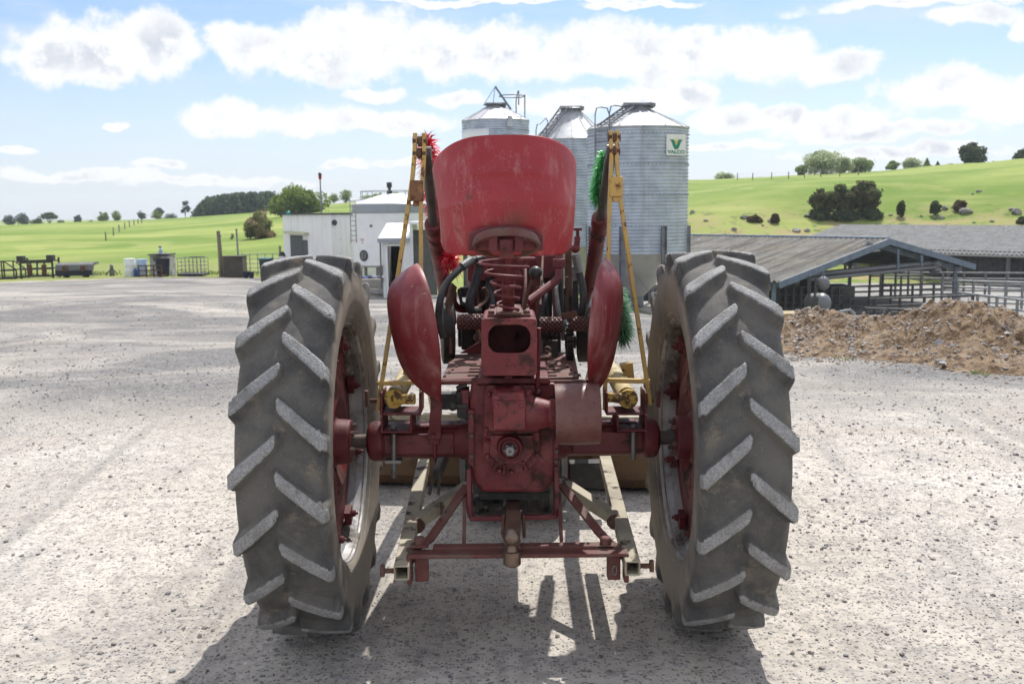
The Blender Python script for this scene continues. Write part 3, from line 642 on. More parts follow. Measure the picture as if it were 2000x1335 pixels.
h=hose('oil_pipe',[(1092,496,4.5),(1092,520,4.48),(1092,538,4.46),(1086,548,4.44),(1060,568,4.38),(1030,590,4.3)],.019,m_redd); obj('pipe_nut',MB().lathe([(-.02,.03),(.02,.03)],P(1092,514,4.48),(0,0,1),6),m_redd,h,.003)
h=hose('gear_lever',[(1024,603,4.1),(1030,575,4.08),(1040,545,4.05)],.008,m_rust); obj('lever_knob',MB().ball(P(1046,532,4.05),.028,16,(1,1,.95)),m_black,h)
hose('clutch_rod',[(1022,600,4.15),(1026,560,4.2),(1026,520,4.3)],.007,m_rustred); hose('throttle_rod',[(1055,596,4.3),(1058,540,4.5),(1060,500,4.7)],.006,m_rust)
hose('fuel_pipe',[(884,570,4.9),(886,592,4.9),(900,603,4.95),(925,602,5.0)],.020,m_redd)
mb=MB().ppx([(893,566),(898,562),(903,590),(915,596),(915,602),(899,597)],4.9,.05).box(P(909,570,4.95),(.05,.05,.05)); obj('valve_bracket',mb,m_dark,tr,.003)
mb=MB().bar(P(886,556,4.7),P(875,600,4.65),.014,.05).bar(P(875,600,4.65),P(880,690,4.6),.012,.05); obj('side_strap',mb,m_rust,tr,.002)
mb=MB().lathe([(-.03,.14),(-.025,.16),(.025,.16),(.03,.14)],P(874,645,4.75),(1,.12,0),32); obj('brake_drum',mb,m_dark,tr,.004)
mb=MB().lathe([(-.03,.12),(-.025,.14),(.025,.14),(.03,.12)],P(1140,650,4.75),(1,-.12,0),32); obj('brake_drum',mb,m_dark,tr,.004)
mb=MB(); ctr=P(1112,668,4.62)
for i in range(20):
    g=i/20*6.283; mb.box(ctr+Vector((0,math.cos(g)*.085,math.sin(g)*.085)),(.03,.02,.016),Matrix.Rotation(g,3,'X'))
mb.lathe([(-.012,.08),(.012,.08)],ctr,(1,0,0),30); mb.lathe([(-.02,.03),(.03,.03)],ctr,(1,0,0),16); obj('sprocket',mb,m_dark,tr)
for a_,b_,w_,h_ in ((P(1098,618,4.55),P(1126,612,4.5),.01,.03),(P(1080,560,4.6),P(1083,620,4.6),.012,.012),(P(1107,540,4.7),P(1109,620,4.7),.02,.012),(P(1052,560,4.6),P(1050,625,4.6),.02,.02)): obj('control_link',MB().bar(a_,b_,w_,h_),m_rust,tr,.002)
for a,b_,w_,h_ in ((1066,585,.06,.16),(1108,600,.05,.20),(955,575,.07,.10),(948,540,.05,.10),(1072,640,.08,.10),(905,655,.05,.10)): obj('engine_fitting',MB().box(P(a,b_,5.0),(w_,.12,h_)),m_dark,tr,.006)
for a,b_ in ((1070,560),(1100,575),(1062,610),(950,560)): obj('fuel_line',MB().tube([P(a,b_,4.9),P(a+3,b_+40,4.9)],.012,8),m_dark,tr)
obj('manifold_pipe',MB().tube([(-.16,4.8,1.17),(-.22,5.2,1.12),(-.22,5.9,1.1)],.02,10),m_rust,tr); obj('manifold_pipe',MB().tube([(.17,4.8,1.1),(.22,5.2,1.1),(.22,6,1.12)],.018,10),m_rust,tr)
rz=random.Random(12)
for i in range(16):
    x=rz.choice([rz.uniform(925,968),rz.uniform(1040,1120)]); yy=rz.uniform(4.7,5.3); r0=rz.uniform(520,575); hose('engine_pipe',[(x,r0,yy),(x+rz.uniform(-8,8),r0+22,yy),(x+rz.uniform(-16,16),r0+50,yy-.1),(x+rz.uniform(-14,14),rz.uniform(630,680),yy-.15)],rz.uniform(.007,.016),rz.choice([m_rub,m_rust,m_redd,m_dark,m_steel]))
for px_,rw_,w_,h_,m_ in ((1066,520,.10,.12,m_redd),(934,528,.10,.10,m_redw),(1110,520,.03,.3,m_rust),(960,585,.05,.16,m_rust),(1030,640,.06,.12,m_dark),(1085,660,.05,.2,m_dark),(915,650,.07,.16,m_dark)): obj('engine_cover',MB().box(P(px_,rw_,4.95),(w_,.10,h_)),m_,tr,.008)
mb=MB().ppx([(898,690),(935,668),(938,690)],4.6,.02); obj('gusset',mb,m_redd,tr,.002)
# ---- front axle, wheels, bucket
obj('front_axle',MB().box((0,5.78,.55),(.5,.09,.10)).box((0,6.3,.75),(.22,.6,.25)),m_dark,tr,.01)
def fw(s):
    o=Vector((s*.22,5.78,.36)); w=thing('front_wheel',o,parent=tr)
    obj('tyre',MB().lathe([(-.06,.22),(-.085,.27),(-.08,.32),(-.05,.35),(-.045,.338),(-.02,.338),(-.016,.36),(.016,.36),(.02,.338),(.045,.338),(.05,.35),(.08,.32),(.085,.27),(.06,.22)],o,(1,0,0),48,True),m_tyre,w)
    obj('rim',MB().lathe([(-.07,.225),(-.06,.20),(-.02,.19),(-.01,.06),(.03,.05),(.02,.19),(.06,.2),(.07,.225)],o,(1,0,0),40,True),m_redd,w); return w
fw(-1); fw(1)
mb=MB(); W=1.95; prf=[(6.62,.50),(6.60,.47),(6.60,.10),(6.66,.03),(6.80,.0),(7.35,-.0),(7.35,.015),(6.82,.02),(6.69,.05),(6.63,.11),(6.63,.50)]
mb.prism([Vector((-W/2,a,b_)) for a,b_ in prf],(W,0,0)); bk=obj('loader_bucket',mb,m_buck,tr,.003); bk.matrix_local=Matrix.Translation((0,-.45,0))@Matrix.Translation((0,2.4,0))@Matrix.Rotation(R(-7),4,'Z')@Matrix.Translation((0,-2.4,0))
for s in (-1,1):
    obj('bucket_cheek',MB().prism([Vector((s*(W/2-.012),a,b_)) for a,b_ in ((6.6,.5),(6.6,.1),(6.68,.02),(7.3,.01),(7.0,.35))],(.012*s,0,0)),m_buck,bk,.002)
    obj('bucket_bracket',MB().box((s*.52,6.58,.3),(.05,.05,.3)).box((s*.25,6.59,.35),(.03,.03,.25)),m_buck,bk,.004)
obj('bucket_lip',MB().box((0,6.60,.485),(W,.05,.04)),m_crm,bk,.004)
obj('loader_crossbar',MB().box((0,6.05,.62),(1.0,.10,.10)).ppx([(1112,905),(1186,903),(1186,955),(1112,950)],5.6,.1),m_dark,tr,.006)
# ---- tinsel
def tinsel(name,path,r,n,mat,label,seed):
    rg=random.Random(seed); w=[P(*q) for q in path]; mb=MB()
    seg=[(w[i+1]-w[i]).length for i in range(len(w)-1)]; tot=sum(seg)
    mb.tube(w,.004,6)
    for i in range(n):
        t=rg.random()*tot; j=0
        while j<len(seg)-1 and t>seg[j]: t-=seg[j]; j+=1
        c=w[j].lerp(w[j+1],min(1,t/seg[j])); d=Vector((rg.gauss(0,1),rg.gauss(0,1),rg.gauss(0,1))).normalized(); e=d.orthogonal().normalized()*.0022
        ln=r*rg.uniform(.6,1.15); m_=c+d*ln*.55; q=c+d*ln+Vector((0,0,-.25*ln))
        mb.add([c-e,c+e,m_+e,m_-e,q],[(0,1,2,3),(3,2,4)])
    return obj(name,mb,mat,None,smooth=None,label=label,cat='tinsel',org=w[0])
def foil(n,c,c2):
    m,nt,b=mk(n); k=NT(nt); g=k.n('ShaderNodeNewGeometry').outputs['Random Per Island']
    k.l(k.mix(g,c,c2),b.inputs['Base Color']); b.inputs['Roughness'].default_value=.35; b.inputs['Metallic'].default_value=.35; return m
tinsel('tinsel_garland',[(834,272,4.32),(838,305,4.34),(842,345,4.4),(852,420,4.6),(868,480,4.8),(880,505,4.7),(884,518,4.7),(886,524,4.7)],.068,3000,foil('red_foil',(.45,.008,.02),(.75,.05,.08)),'fluffy red tinsel garland wound along the left loader ram',1)
gf=foil('green_foil',(.02,.22,.04),(.12,.5,.16))
tinsel('tinsel_garland',[(1184,302,4.36),(1177,330,4.4),(1171,360,4.44),(1169,388,4.47)],.056,1700,gf,'bright green tinsel tuft at the top of the right loader ram',2)
tinsel('tinsel_garland',[(1197,566,4.6),(1206,590,4.55),(1211,620,4.55),(1215,656,4.55)],.072,3400,foil('dark_green_foil',(.03,.16,.06),(.24,.42,.27)),'dark green tinsel clump hanging low behind the right side guard',3)
# ================================================================== GROUND
az=np.concatenate([np.linspace(-180,-46,48)[:-1],np.linspace(-46,46,421)[:-1],np.linspace(46,180,48)])
rr=np.concatenate([[.02],np.geomspace(.4,1600,330)])
AZ,RR_=np.meshgrid(np.radians(az),rr,indexing='ij'); GX=RR_*np.sin(AZ); GY=RR_*np.cos(AZ); GZ=hz(GX,GY)
yb=np.interp(az,[-180,-75,AZC(-500),AZC(0),AZC(250),AZC(440),AZC(560),AZC(700),AZC(1000),AZC(1250),AZC(1345),AZC(1500),AZC(1700),AZC(2000),AZC(2700),75,180],
   [60,50,47,47.5,48,48.5,50,44,31,27.5,25,19,16,13.6,13,22,60])
yb=yb+.5*np.sin(az*3.1)+.35*np.sin(az*7.7+1)
yard=np.clip((yb[:,None]-RR_)/3.0+.5,0,1)
dirt=np.clip(1-np.abs(RR_-yb[:,None]-.3)/1.6,0,1)*(az[:,None]<-4)+np.clip(1-np.abs(RR_-yb[:,None]-6)/9,0,1)*(az[:,None]>7)
V=np.stack([GX,GY,GZ],-1).reshape(-1,3); NA_,NR_=GX.shape
I=np.arange(NA_-1)[:,None]*NR_+np.arange(NR_-1)[None,:]; F=np.stack([I,I+1,I+1+NR_,I+NR_],-1)[:, :, ::-1].reshape(-1,4)
m_gnd,nt,b=mk('gravel_and_pasture'); k=NT(nt); v=k.wpos(); vf=k.wpos((1,1,0))
sp=k.n('ShaderNodeSeparateXYZ'); k.l(v,sp.inputs[0])
band=k.noise(k.wpos((.22,.30,0)),1.0,6,.68,1.0); patch=k.noise(vf,.9,5,.65); fine=k.noise(vf,9,6,.7)
far=k.math('MULTIPLY',k.ramp(sp.outputs[1],6.5,11),k.ramp(band,.28,.60))
trk=k.noise(k.wpos((1.5,.16,0)),1,4,.6,.8); near=k.math('MAXIMUM',k.math('MULTIPLY',k.ramp(patch,.46,.66),.30),k.math('MULTIPLY',k.ramp(trk,.48,.64),.42))
greyf=k.math('MAXIMUM',k.math('MULTIPLY',far,.92),near); greyf=k.math('MULTIPLY',greyf,k.math('MULTIPLY_ADD',k.ramp(k.noise(k.wpos((.5,.6,0)),.9,6,.7,.8),.50,.72),-.45,1))
dust=k.mix(k.ramp(k.noise(vf,.5,4,.6),.35,.7),(.425,.382,.328),(.515,.478,.428)); dust=k.mix(k.ramp(k.noise(k.wpos((.4,.9,0)),.8,4),.60,.75),dust,(.45,.37,.29))
gv=k.mix(k.ramp(fine,.3,.7),(.05,.053,.059),(.145,.147,.154))
col=k.mix(greyf,dust,gv)
col=k.mix(k.math('MULTIPLY',k.ramp(fine,.46,.64),.45),col,(.17,.158,.145)); col=k.mix(k.math('MULTIPLY',k.ramp(k.noise(vf,26,5,.75),.52,.66),.5),col,(.56,.53,.49))
# grit of three sizes
def grit(col,sc,thr,amt,ca,cb):
    q=k.n('ShaderNodeTexVoronoi'); k.l(vf,q.inputs['Vector']); q.inputs['Scale'].default_value=sc
    hs=k.n('ShaderNodeSeparateColor'); k.l(q.outputs['Color'],hs.inputs[0])
    on=k.math('MULTIPLY',k.ramp(hs.outputs[0],thr,thr+.02),k.ramp(q.outputs['Distance'],.50,.30))
    return k.mix(k.math('MULTIPLY',on,amt),col,k.mix(hs.outputs[1],ca,cb)),on
col,g1=grit(col,70,.50,.85,(.065,.064,.062),(.34,.32,.30))
col,g2=grit(col,38,.72,.75,(.075,.076,.08),(.36,.35,.34))
col,g3=grit(col,19,.86,.3,(.13,.135,.145),(.42,.40,.38))
dm=k.ramp(k.math('ADD',k.attr('dirt'),k.math('MULTIPLY',k.math('SUBTRACT',k.noise(vf,.8,5,.7),.5),1.1)),.4,.75)
col=k.mix(dm,col,k.mix(fine,(.15,.095,.055),(.27,.19,.12)))
g=k.mix(k.ramp(k.noise(k.wpos((.016,.028,0)),1,5,.6),.40,.60),(.125,.20,.03),(.245,.295,.075))
g=k.mix(k.ramp(k.noise(vf,.11,6,.7),.5,.75),g,(.23,.265,.07)); g=k.mix(k.math('MULTIPLY',k.ramp(k.noise(vf,.5,6,.75),.5,.7),.5),g,(.115,.165,.035)); g=k.mix(k.math('MULTIPLY',k.math('MULTIPLY',k.ramp(sp.outputs[1],95,60),k.ramp(k.noise(vf,.06,4),.35,.55)),.75),g,(.22,.235,.085))
g=k.mix(k.math('MULTIPLY',k.ramp(k.noise(k.wpos((.03,.03,.9)),1,4,.6,1.2),.52,.62),.35),g,(.36,.36,.13))
lowg=k.math('MULTIPLY',k.ramp(sp.outputs[2],3.5,-1),k.ramp(sp.outputs[0],5,15)); g=k.mix(k.math('MULTIPLY',lowg,k.ramp(k.noise(vf,.28,6,.75),.42,.60)),g,(.30,.25,.12))
g=k.mix(k.math('MULTIPLY',lowg,k.ramp(k.noise(vf,.5,6,.75),.54,.66)),g,(.07,.10,.03))
ym=k.ramp(k.math('ADD',k.attr('yard'),k.math('MULTIPLY',k.math('SUBTRACT',k.noise(vf,.7,6,.7),.5),.9)),.35,.65)
edge=k.math('MULTIPLY',ym,1)
bare=k.mix(k.ramp(k.noise(vf,.35,5,.7),.52,.68),g,(.24,.19,.10))
col2=k.mix(k.ramp(k.attr('dirt'),.05,.5),g,bare)
col=k.mix(edge,col2,col)
k.l(col,b.inputs['Base Color']); b.inputs['Roughness'].default_value=.95; b.inputs['Specular IOR Level'].default_value=.15
hh=k.math('ADD',k.math('ADD',k.math('MULTIPLY',g1,.35),k.math('MULTIPLY',g2,.7)),k.math('ADD',k.math('MULTIPLY',g3,1.2),k.math('MULTIPLY',fine,1.6)))
k.bump(hh,.55,.012,b)
fy=yard.reshape(-1)[F].mean(1)>.02
fa={'yard':yard.ravel(),'dirt':dirt.ravel()}
def sub(mask,name):
    f=F[mask]; u,inv=np.unique(f,return_inverse=True); npobj(name,V[u],inv.reshape(-1,4),m_gnd,None,180,{a:b_[u] for a,b_ in fa.items()},kind='structure')
sub(fy,'gravel_yard'); sub(~fy,'hills')
# ---- loose stones: one uncountable scatter
def rock_shapes(n,seed,sub_=1):
    import bmesh; out=[]
    for i in range(n):
        bm=bmesh.new(); bmesh.ops.create_icosphere(bm,subdivisions=sub_,radius=1); rg=np.random.RandomState(seed+i)
        vs=np.array([q.co[:] for q in bm.verts]); fs=np.array([[q.index for q in f.verts] for f in bm.faces]); bm.free()
        for _ in range(7):
            d=rg.randn(3); d/=np.linalg.norm(d); t=rg.uniform(.45,.8); e=vs@d-t; vs=vs-np.outer(np.clip(e,0,None),d)
        out.append((vs*np.array([1,rg.uniform(.6,.95),rg.uniform(.4,.75)]),fs))
    return out
ROCK=rock_shapes(14,50,2); ROCKS=rock_shapes(14,90,1)
def scatter(name,pts,sizes,mat,lift=.25,shapes=ROCKS,**kw):
    V=[];F=[];o=0; rg=np.random.RandomState(11)
    for p,s in zip(pts,sizes):
        vs,fs=shapes[rg.randint(len(shapes))]; a=rg.rand()*6.28; c,sn=math.cos(a),math.sin(a)
        w=vs@np.array([[c,-sn,0],[sn,c,0],[0,0,1]])*s; w=w+np.array([p[0],p[1],p[2]+s*lift]); V.append(w); F.append(fs+o); o+=len(w)
    return npobj(name,np.vstack(V),np.vstack(F),mat,None,30,**kw)
def stone_mat(name,cols):
    m,nt,b=mk(name); k=NT(nt); g=k.n('ShaderNodeNewGeometry').outputs['Random Per Island']; r=k.n('ShaderNodeValToRGB'); r.color_ramp.interpolation='CONSTANT'
    while len(r.color_ramp.elements)<len(cols): r.color_ramp.elements.new(.5)
    for i,c in enumerate(cols): r.color_ramp.elements[i].position=i/len(cols); r.color_ramp.elements[i].color=(*c,1)
    k.l(g,r.inputs[0]); v=k.wpos(); c=k.mix(k.math('MULTIPLY',k.ramp(k.noise(v,35,4),.4,.7),.4),r.outputs[0],(.40,.36,.32)); k.l(c,b.inputs['Base Color']); b.inputs['Roughness'].default_value=.9; k.bump(k.noise(v,120,3),.3,.004,b); return m
m_stone=stone_mat('loose_stone',[(.10,.105,.12),(.19,.19,.20),(.27,.24,.21),(.14,.15,.17),(.36,.33,.30),(.08,.08,.085),(.22,.18,.15),(.30,.29,.28)])
rg=np.random.RandomState(5); pts=[];sz=[]
while len(pts)<22000:
    y=2.4+ (rg.rand()**1.7)*20; x=(rg.rand()*2-1)*y*.62
    cl=math.sin(x*1.3+1.2*math.sin(y*.9))*math.cos(y*1.1+.7*x)
    if rg.rand()>.45+.5*cl: continue
    s=.0032+.0055*rg.rand()**2.2+(.004+.008*rg.rand() if rg.rand()<.06 else 0)+(.014*rg.rand() if rg.rand()<.008 else 0)
    s*=(1+.035*max(0,y-5)); pts.append((x,y,hz1(x,y))); sz.append(s)
for i in range(11000):
    y=5+rg.rand()**1.3*24; x=(rg.rand()*2-1)*y*.62
    if abs(x)<1.1 and y<7 or math.sin(x*.7+1.5*math.sin(y*.5))+math.sin(y*.8+x*.5)<rg.rand()*1.6-.9: continue
    pts.append((x,y,hz1(x,y))); sz.append((.006+.012*rg.rand()**2)*(1+.03*(y-5)))
scatter('loose_gravel',pts,sz,m_stone,.2,kind='stuff')
# ---- dirt mound
NUm,NVm=300,140; ua=np.linspace(0,1,NUm); va=np.linspace(0,1,NVm)
fx0=np.interp(ua,[0,.28,.5,1],[3.25,4.25,5.25,10.0]); fy0=np.interp(ua,[0,.28,.5,1],[12.5,11.6,10.2,8.6])
cr=np.interp(ua,[0,.05,.12,.2,.27,.33,.38,.43,.49,.56,.62,.68,.8,.93,1],[.0,.10,.19,.13,.07,.10,.22,.36,.45,.33,.16,.30,.34,.2,0]); cr=np.convolve(np.pad(cr,6,mode='edge'),np.ones(13)/13,'valid')
dirv=np.array([.30,.95])
prof_v=np.interp(va,[0,.1,.3,.52,.62,.75,1],[0,.10,.42,.92,1,.75,-.02]); prof_v=np.convolve(np.pad(prof_v,5,mode='edge'),np.ones(11)/11,'valid')
Lm=5.2
MX=fx0[:,None]+dirv[0]*Lm*va[None,:]+.15*np.sin(ua*40)[:,None]*(1-va)[None,:]; MY=fy0[:,None]+dirv[1]*Lm*va[None,:]
def fbm(x,y,seed,base,oc=6,g=.55):
    r=np.random.RandomState(seed); o=0; a=1
    for q in range(oc):
        for w in range(3):
            th_=r.rand()*6.28; f=base*(1.9**q)*(.8+.4*r.rand()); o=o+a*np.sin(f*(x*math.cos(th_)+y*math.sin(th_))+r.rand()*6.28+.8*np.sin(f*.6*(x*math.sin(th_)-y*math.cos(th_))))
        a*=g
    return o/3
nz=fbm(MX,MY,3,2.2,7,.62)+.55*(np.abs(fbm(MX,MY,8,8.5,4,.6))*2-.6)+.25*fbm(MX,MY,14,24,2,.6)
cr2=cr[:,None]+0*MX
MZ=hz(MX,MY)*np.clip(1-prof_v*1.0,0,1)[None,:]+np.minimum(prof_v,1)[None,:]*(cr2+.02)+nz*.085*np.clip(prof_v*2.2,0,1)[None,:]
tail=np.clip(prof_v[None,:]*10,0,1); MZ=MZ-.06*(1-tail)
V=np.stack([MX,MY,MZ],-1).reshape(-1,3); I=np.arange(NUm-1)[:,None]*NVm+np.arange(NVm-1)[None,:]; F=np.stack([I,I+1,I+1+NVm,I+NVm],-1).reshape(-1,4)[:,::-1]
m_soil,nt,b=mk('stony_brown_soil'); k=NT(nt); v=k.wpos(); f1=k.noise(v,6,7,.7)
c=k.mix(k.ramp(f1,.38,.60),(.095,.058,.034),(.31,.225,.145)); c=k.mix(k.ramp(k.noise(v,1.6,5,.65),.48,.7),c,(.40,.32,.24)); c=k.mix(k.ramp(k.noise(v,40,4,.7),.6,.68),c,(.36,.31,.26))
k.l(c,b.inputs['Base Color']); b.inputs['Roughness'].default_value=.95; b.inputs['Specular IOR Level'].default_value=.1; h=k.bump(k.noise(v,18,7,.75),.9,.05,None); k.bump(k.voro(v,45),.5,.015,b,h)
o=npobj('dirt_mound',V,F,m_soil,None,180,label='long heap of stony brown soil beside the gravel yard, below the open sheds',cat='dirt mound')
m_mst=stone_mat('mound_stone',[(.24,.25,.27),(.36,.30,.23),(.19,.125,.08),(.30,.22,.15),(.16,.10,.06),(.42,.38,.33),(.22,.15,.10),(.30,.31,.33)])
pts=[];sz=[]
for i in range(7000):
    a=rg.randint(2,NUm-2); b_=int((rg.rand()**.8)*NVm*.7)+1
    p=(MX[a,b_]+rg.randn()*.02,MY[a,b_]+rg.randn()*.02,MZ[a,b_]); pts.append(p); sz.append(.010+.028*rg.rand()**2.5+(.04*rg.rand() if rg.rand()<.06 else 0))
for i in range(420):
    a=rg.randint(2,NUm-2); x=fx0[a]+rg.randn()*.25-.05; y=fy0[a]-abs(rg.randn())*.25+.15; pts.append((x,y,hz1(x,y))); sz.append(.01+.025*rg.rand()**2)
scatter('soil_stones',pts,sz,m_mst,.2,kind='stuff')
# ================================================================== FOLIAGE
def leafmat(n,ca,cb,cc=None):
    m,nt,b=mk(n); k=NT(nt); g=k.n('ShaderNodeNewGeometry').outputs['Random Per Island']; v=k.coord('Object')
    c=k.mix(g,ca,cb)
    if cc: c=k.mix(k.ramp(k.noise(v,.9,3),.45,.65),c,cc)
    k.l(c,b.inputs['Base Color']); b.inputs['Roughness'].default_value=.7; b.inputs['Specular IOR Level'].default_value=.2
    t=k.n('ShaderNodeBsdfTranslucent'); k.l(c,t.inputs[0]); x=k.n('ShaderNodeMixShader'); x.inputs[0].default_value=.45
    out=[q for q in nt.nodes if q.type=='OUTPUT_MATERIAL'][0]; k.l(b.outputs[0],x.inputs[1]); k.l(t.outputs[0],x.inputs[2]); k.l(x.outputs[0],out.inputs[0]); return m
lf_dark=leafmat('dark_leaves',(.06,.09,.045),(.13,.165,.075)); lf_mid=leafmat('mid_leaves',(.16,.235,.085),(.30,.37,.15))
lf_bright=leafmat('bright_leaves',(.10,.17,.025),(.24,.29,.06)); lf_pale=leafmat('silvery_leaves',(.30,.36,.20),(.55,.60,.40)); lf_tip=leafmat('brown_tipped_leaves',(.11,.14,.045),(.20,.21,.085),(.36,.27,.16))
lf_pine=leafmat('pine_needles',(.05,.085,.05),(.10,.145,.08)); lf_brown=leafmat('dark_brown_leaves',(.05,.075,.03),(.16,.185,.075),(.18,.15,.085)); lf_far=leafmat('haze_tinted_leaves',(.08,.12,.11),(.15,.195,.16)); lf_red=leafmat('dry_reddish_leaves',(.09,.06,.035),(.16,.11,.07))  # the far leaf colour has the blue of air haze mixed in
m_bark=M('bark',(.075,.058,.042),.9,0,(.12,.095,.07),12,bump=.4)
def leaves(center,rad,n,ls,rg,up=.2):
    c=np.asarray(center,float); r=np.asarray(rad,float)
    d=rg.randn(n,3); d/=np.linalg.norm(d,axis=1)[:,None]; q=c+d*r*(.5+.55*rg.rand(n,1)**.5)*(1+.55*(rg.rand(n,1)<.22)*rg.rand(n,1))
    a=rg.randn(n,3)+d*.5; a[:,2]+=up; a/=np.linalg.norm(a,axis=1)[:,None]; t=np.cross(a,rg.randn(n,3)); t/=np.linalg.norm(t,axis=1)[:,None]+1e-9; s=np.cross(a,t)
    L=ls*(.6+.8*rg.rand(n,1)); return np.stack([q-t*L,q-s*L*.6,q+t*L,q+s*L*.6],1)
def tree(name,base,h,w,mat,label,cat='tree',group=None,seed=0,form='round',dens=1.0,trunk=.25,leaf=None):
    base=Vector(base); rg=np.random.RandomState(seed+100); t=thing(name,base,label,cat,group)
    Q=[]; ls=leaf or h*.035; b0=np.array(base)
    if form=='pine':
        for i in range(26):
            f=i/25; zc=h*(.12+.85*f); rw=w*.5*(1-f)**.8*(.75+.5*rg.rand())+.02*w
            Q.append(leaves(b0+[0,0,zc],[rw,rw,h*.035],int(26*dens*(1.1-f)+4),ls,rg,-.2))
        tr_=[(0,0,0),(0,0,h*.9)]; limbs=[]
    else:
        nb={'round':34,'wide':44,'open':18,'bush':30,'column':16}[form]; z0=h*trunk; limbs=[]
        for i in range(nb):
            d=rg.randn(3); d/=np.linalg.norm(d); d[2]=(abs(d[2])*.9-.25) if form=='wide' else (d[2] if form!='bush' else abs(d[2])*1.1-.25)
            rr_=rg.rand()**.4
            c=np.array([d[0]*w*.40*rr_,d[1]*w*.40*rr_,z0+(h-z0)*(.45+.42*d[2]*rr_) if form!='bush' else h*(.22+.62*max(-.2,d[2])*rr_)])
            s=w*(.085+.13*rg.rand())*(1 if form!='open' else .9); sz_=s*(.75 if form!='column' else 1.3)
            if form=='wide': sz_=s*.5
            Q.append(leaves(b0+c,[s,s,sz_],int(70*dens),ls,rg)); limbs.append(c)
        tr_=[(0,0,0),(w*.02,0,z0*.7),(0,0,h*.6)]
    q=np.vstack(Q); V=q.reshape(-1,3); F=np.arange(len(V)).reshape(-1,4)
    mb=MB(); rt=max(.018*h,.03); mb.tube([base+Vector(p)-Vector((0,0,.1 if i==0 else 0)) for i,p in enumerate(tr_)],[rt,rt*.8,rt*.4][:len(tr_)] if len(tr_)==3 else [rt,rt*.3],8)
    for c in limbs[::3]: mb.tube([base+Vector((0,0,h*trunk*.8)),base+Vector((c[0]*.5,c[1]*.5,h*trunk+(c[2]-h*trunk)*.4)),base+Vector(c)],[rt*.6,rt*.4,rt*.15],6)
    obj('trunk',mb,m_bark,t); npobj('crown',V,F,mat,t); return t
# ================================================================== BACKGROUND, LEFT
m_grey=M('weathered_grey_metal',(.17,.175,.18),.6,.3,(.12,.11,.10),7,.4,.7,RUST,12,.64,.08)
m_blk=M('dark_painted_metal',(.035,.036,.038),.6,0,(.07,.06,.05),9,.45,.7); m_galv=M('galvanised_pipe',(.27,.28,.295),.5,.3,(.19,.195,.20),8)
m_pwhite=M('white_plastic',(.72,.73,.72),.45,bump=.03); m_pblue=M('pale_blue_plastic',(.36,.47,.62),.45,bump=.03); m_blue=M('blue_plastic',(.02,.07,.25),.45); m_bin=M('dark_green_bin',(.022,.05,.042),.5); m_navy=M('navy_plastic',(.02,.025,.045),.5)
m_conc=M('concrete',(.33,.31,.28),.9,0,(.25,.235,.21),3,.4,.7,speck=(.14,.13,.11),ss=25,st=.64,bump=.25,bs=25); m_concd=M('mossy_concrete',(.10,.088,.07),.95,0,(.06,.055,.045),3,.4,.7,bump=.4,bs=18); m_wood=M('weathered_timber',(.22,.19,.15),.9,0,(.13,.11,.09),8,.4,.7,scl=(1,1,.2),bump=.3)
DL=47.0
def frame(root_px,wpx,hpx,y=DL): pass
def gl(px,y=DL): return GP(px,y)
SCL=DL/FPX
# pipe crate at the far left
a=gl(-14);b_=gl(33); t=thing('pipe_crate',(a+b_)/2,'low open pipe crate at the far left end of the farm gear','crate'); H=.82; mb=MB()
for p in (a,b_,a.lerp(b_,.5)):
    for dy in (0,.9): mb.bar(p+Vector((0,dy,.08)),p+Vector((0,dy,H if p is not b_ else H*.55)),.05,.05,(0,1,0))
for dy in (0,.9):
    mb.bar(a+Vector((0,dy,H)),a.lerp(b_,.55)+Vector((0,dy,H)),.05,.05); mb.bar(a.lerp(b_,.55)+Vector((0,dy,H)),b_+Vector((0,dy,H*.55)),.05,.05); mb.bar(a+Vector((0,dy,H*.5)),b_+Vector((0,dy,H*.5)),.05,.05)
for p,hq in ((a,H),(b_,H*.55)): mb.bar(p+Vector((0,0,hq)),p+Vector((0,.9,hq)),.05,.05)
obj('crate_frame',mb,m_blk,t)
for dy in (0,.9): obj('skid',MB().bar(a+Vector((0,dy,.04)),b_+Vector((0,dy,.04)),.1,.09),m_blk,t)
# implement frame
a=gl(42);b_=gl(104); t=thing('linkage_frame',(a+b_)/2,'dark linkage frame with raised end blocks, left of the long bucket','implement'); mb=MB(); H=.95
for p in (a,b_):
    for dy in (0,.7): mb.bar(p+Vector((0,dy,0)),p+Vector((0,dy,H)),.07,.07,(0,1,0))
for z in (.1,.45,.80): mb.bar(a+Vector((0,0,z)),b_+Vector((0,0,z)),.07,.07 if z<.7 else .16); mb.bar(a+Vector((0,.7,z)),b_+Vector((0,.7,z)),.06,.06)
for q in (.28,.5,.72): mb.bar(a.lerp(b_,q)+Vector((0,0,.1)),a.lerp(b_,q)+Vector((.05,0,.8)),.06,.06,(0,1,0))
obj('frame',mb,m_blk,t); obj('end_block',MB().box(a+Vector((.05,0,.93)),(.32,.3,.3)),m_blk,t,.02); obj('end_block',MB().box(b_+Vector((-.05,0,.95)),(.32,.3,.28)),m_blk,t,.02); obj('hitch_plate',MB().box(a.lerp(b_,.3)+Vector((0,-.05,.4)),(.2,.1,.5)).box(a.lerp(b_,.75)+Vector((0,-.05,.4)),(.2,.1,.5)),m_rust,t,.01)
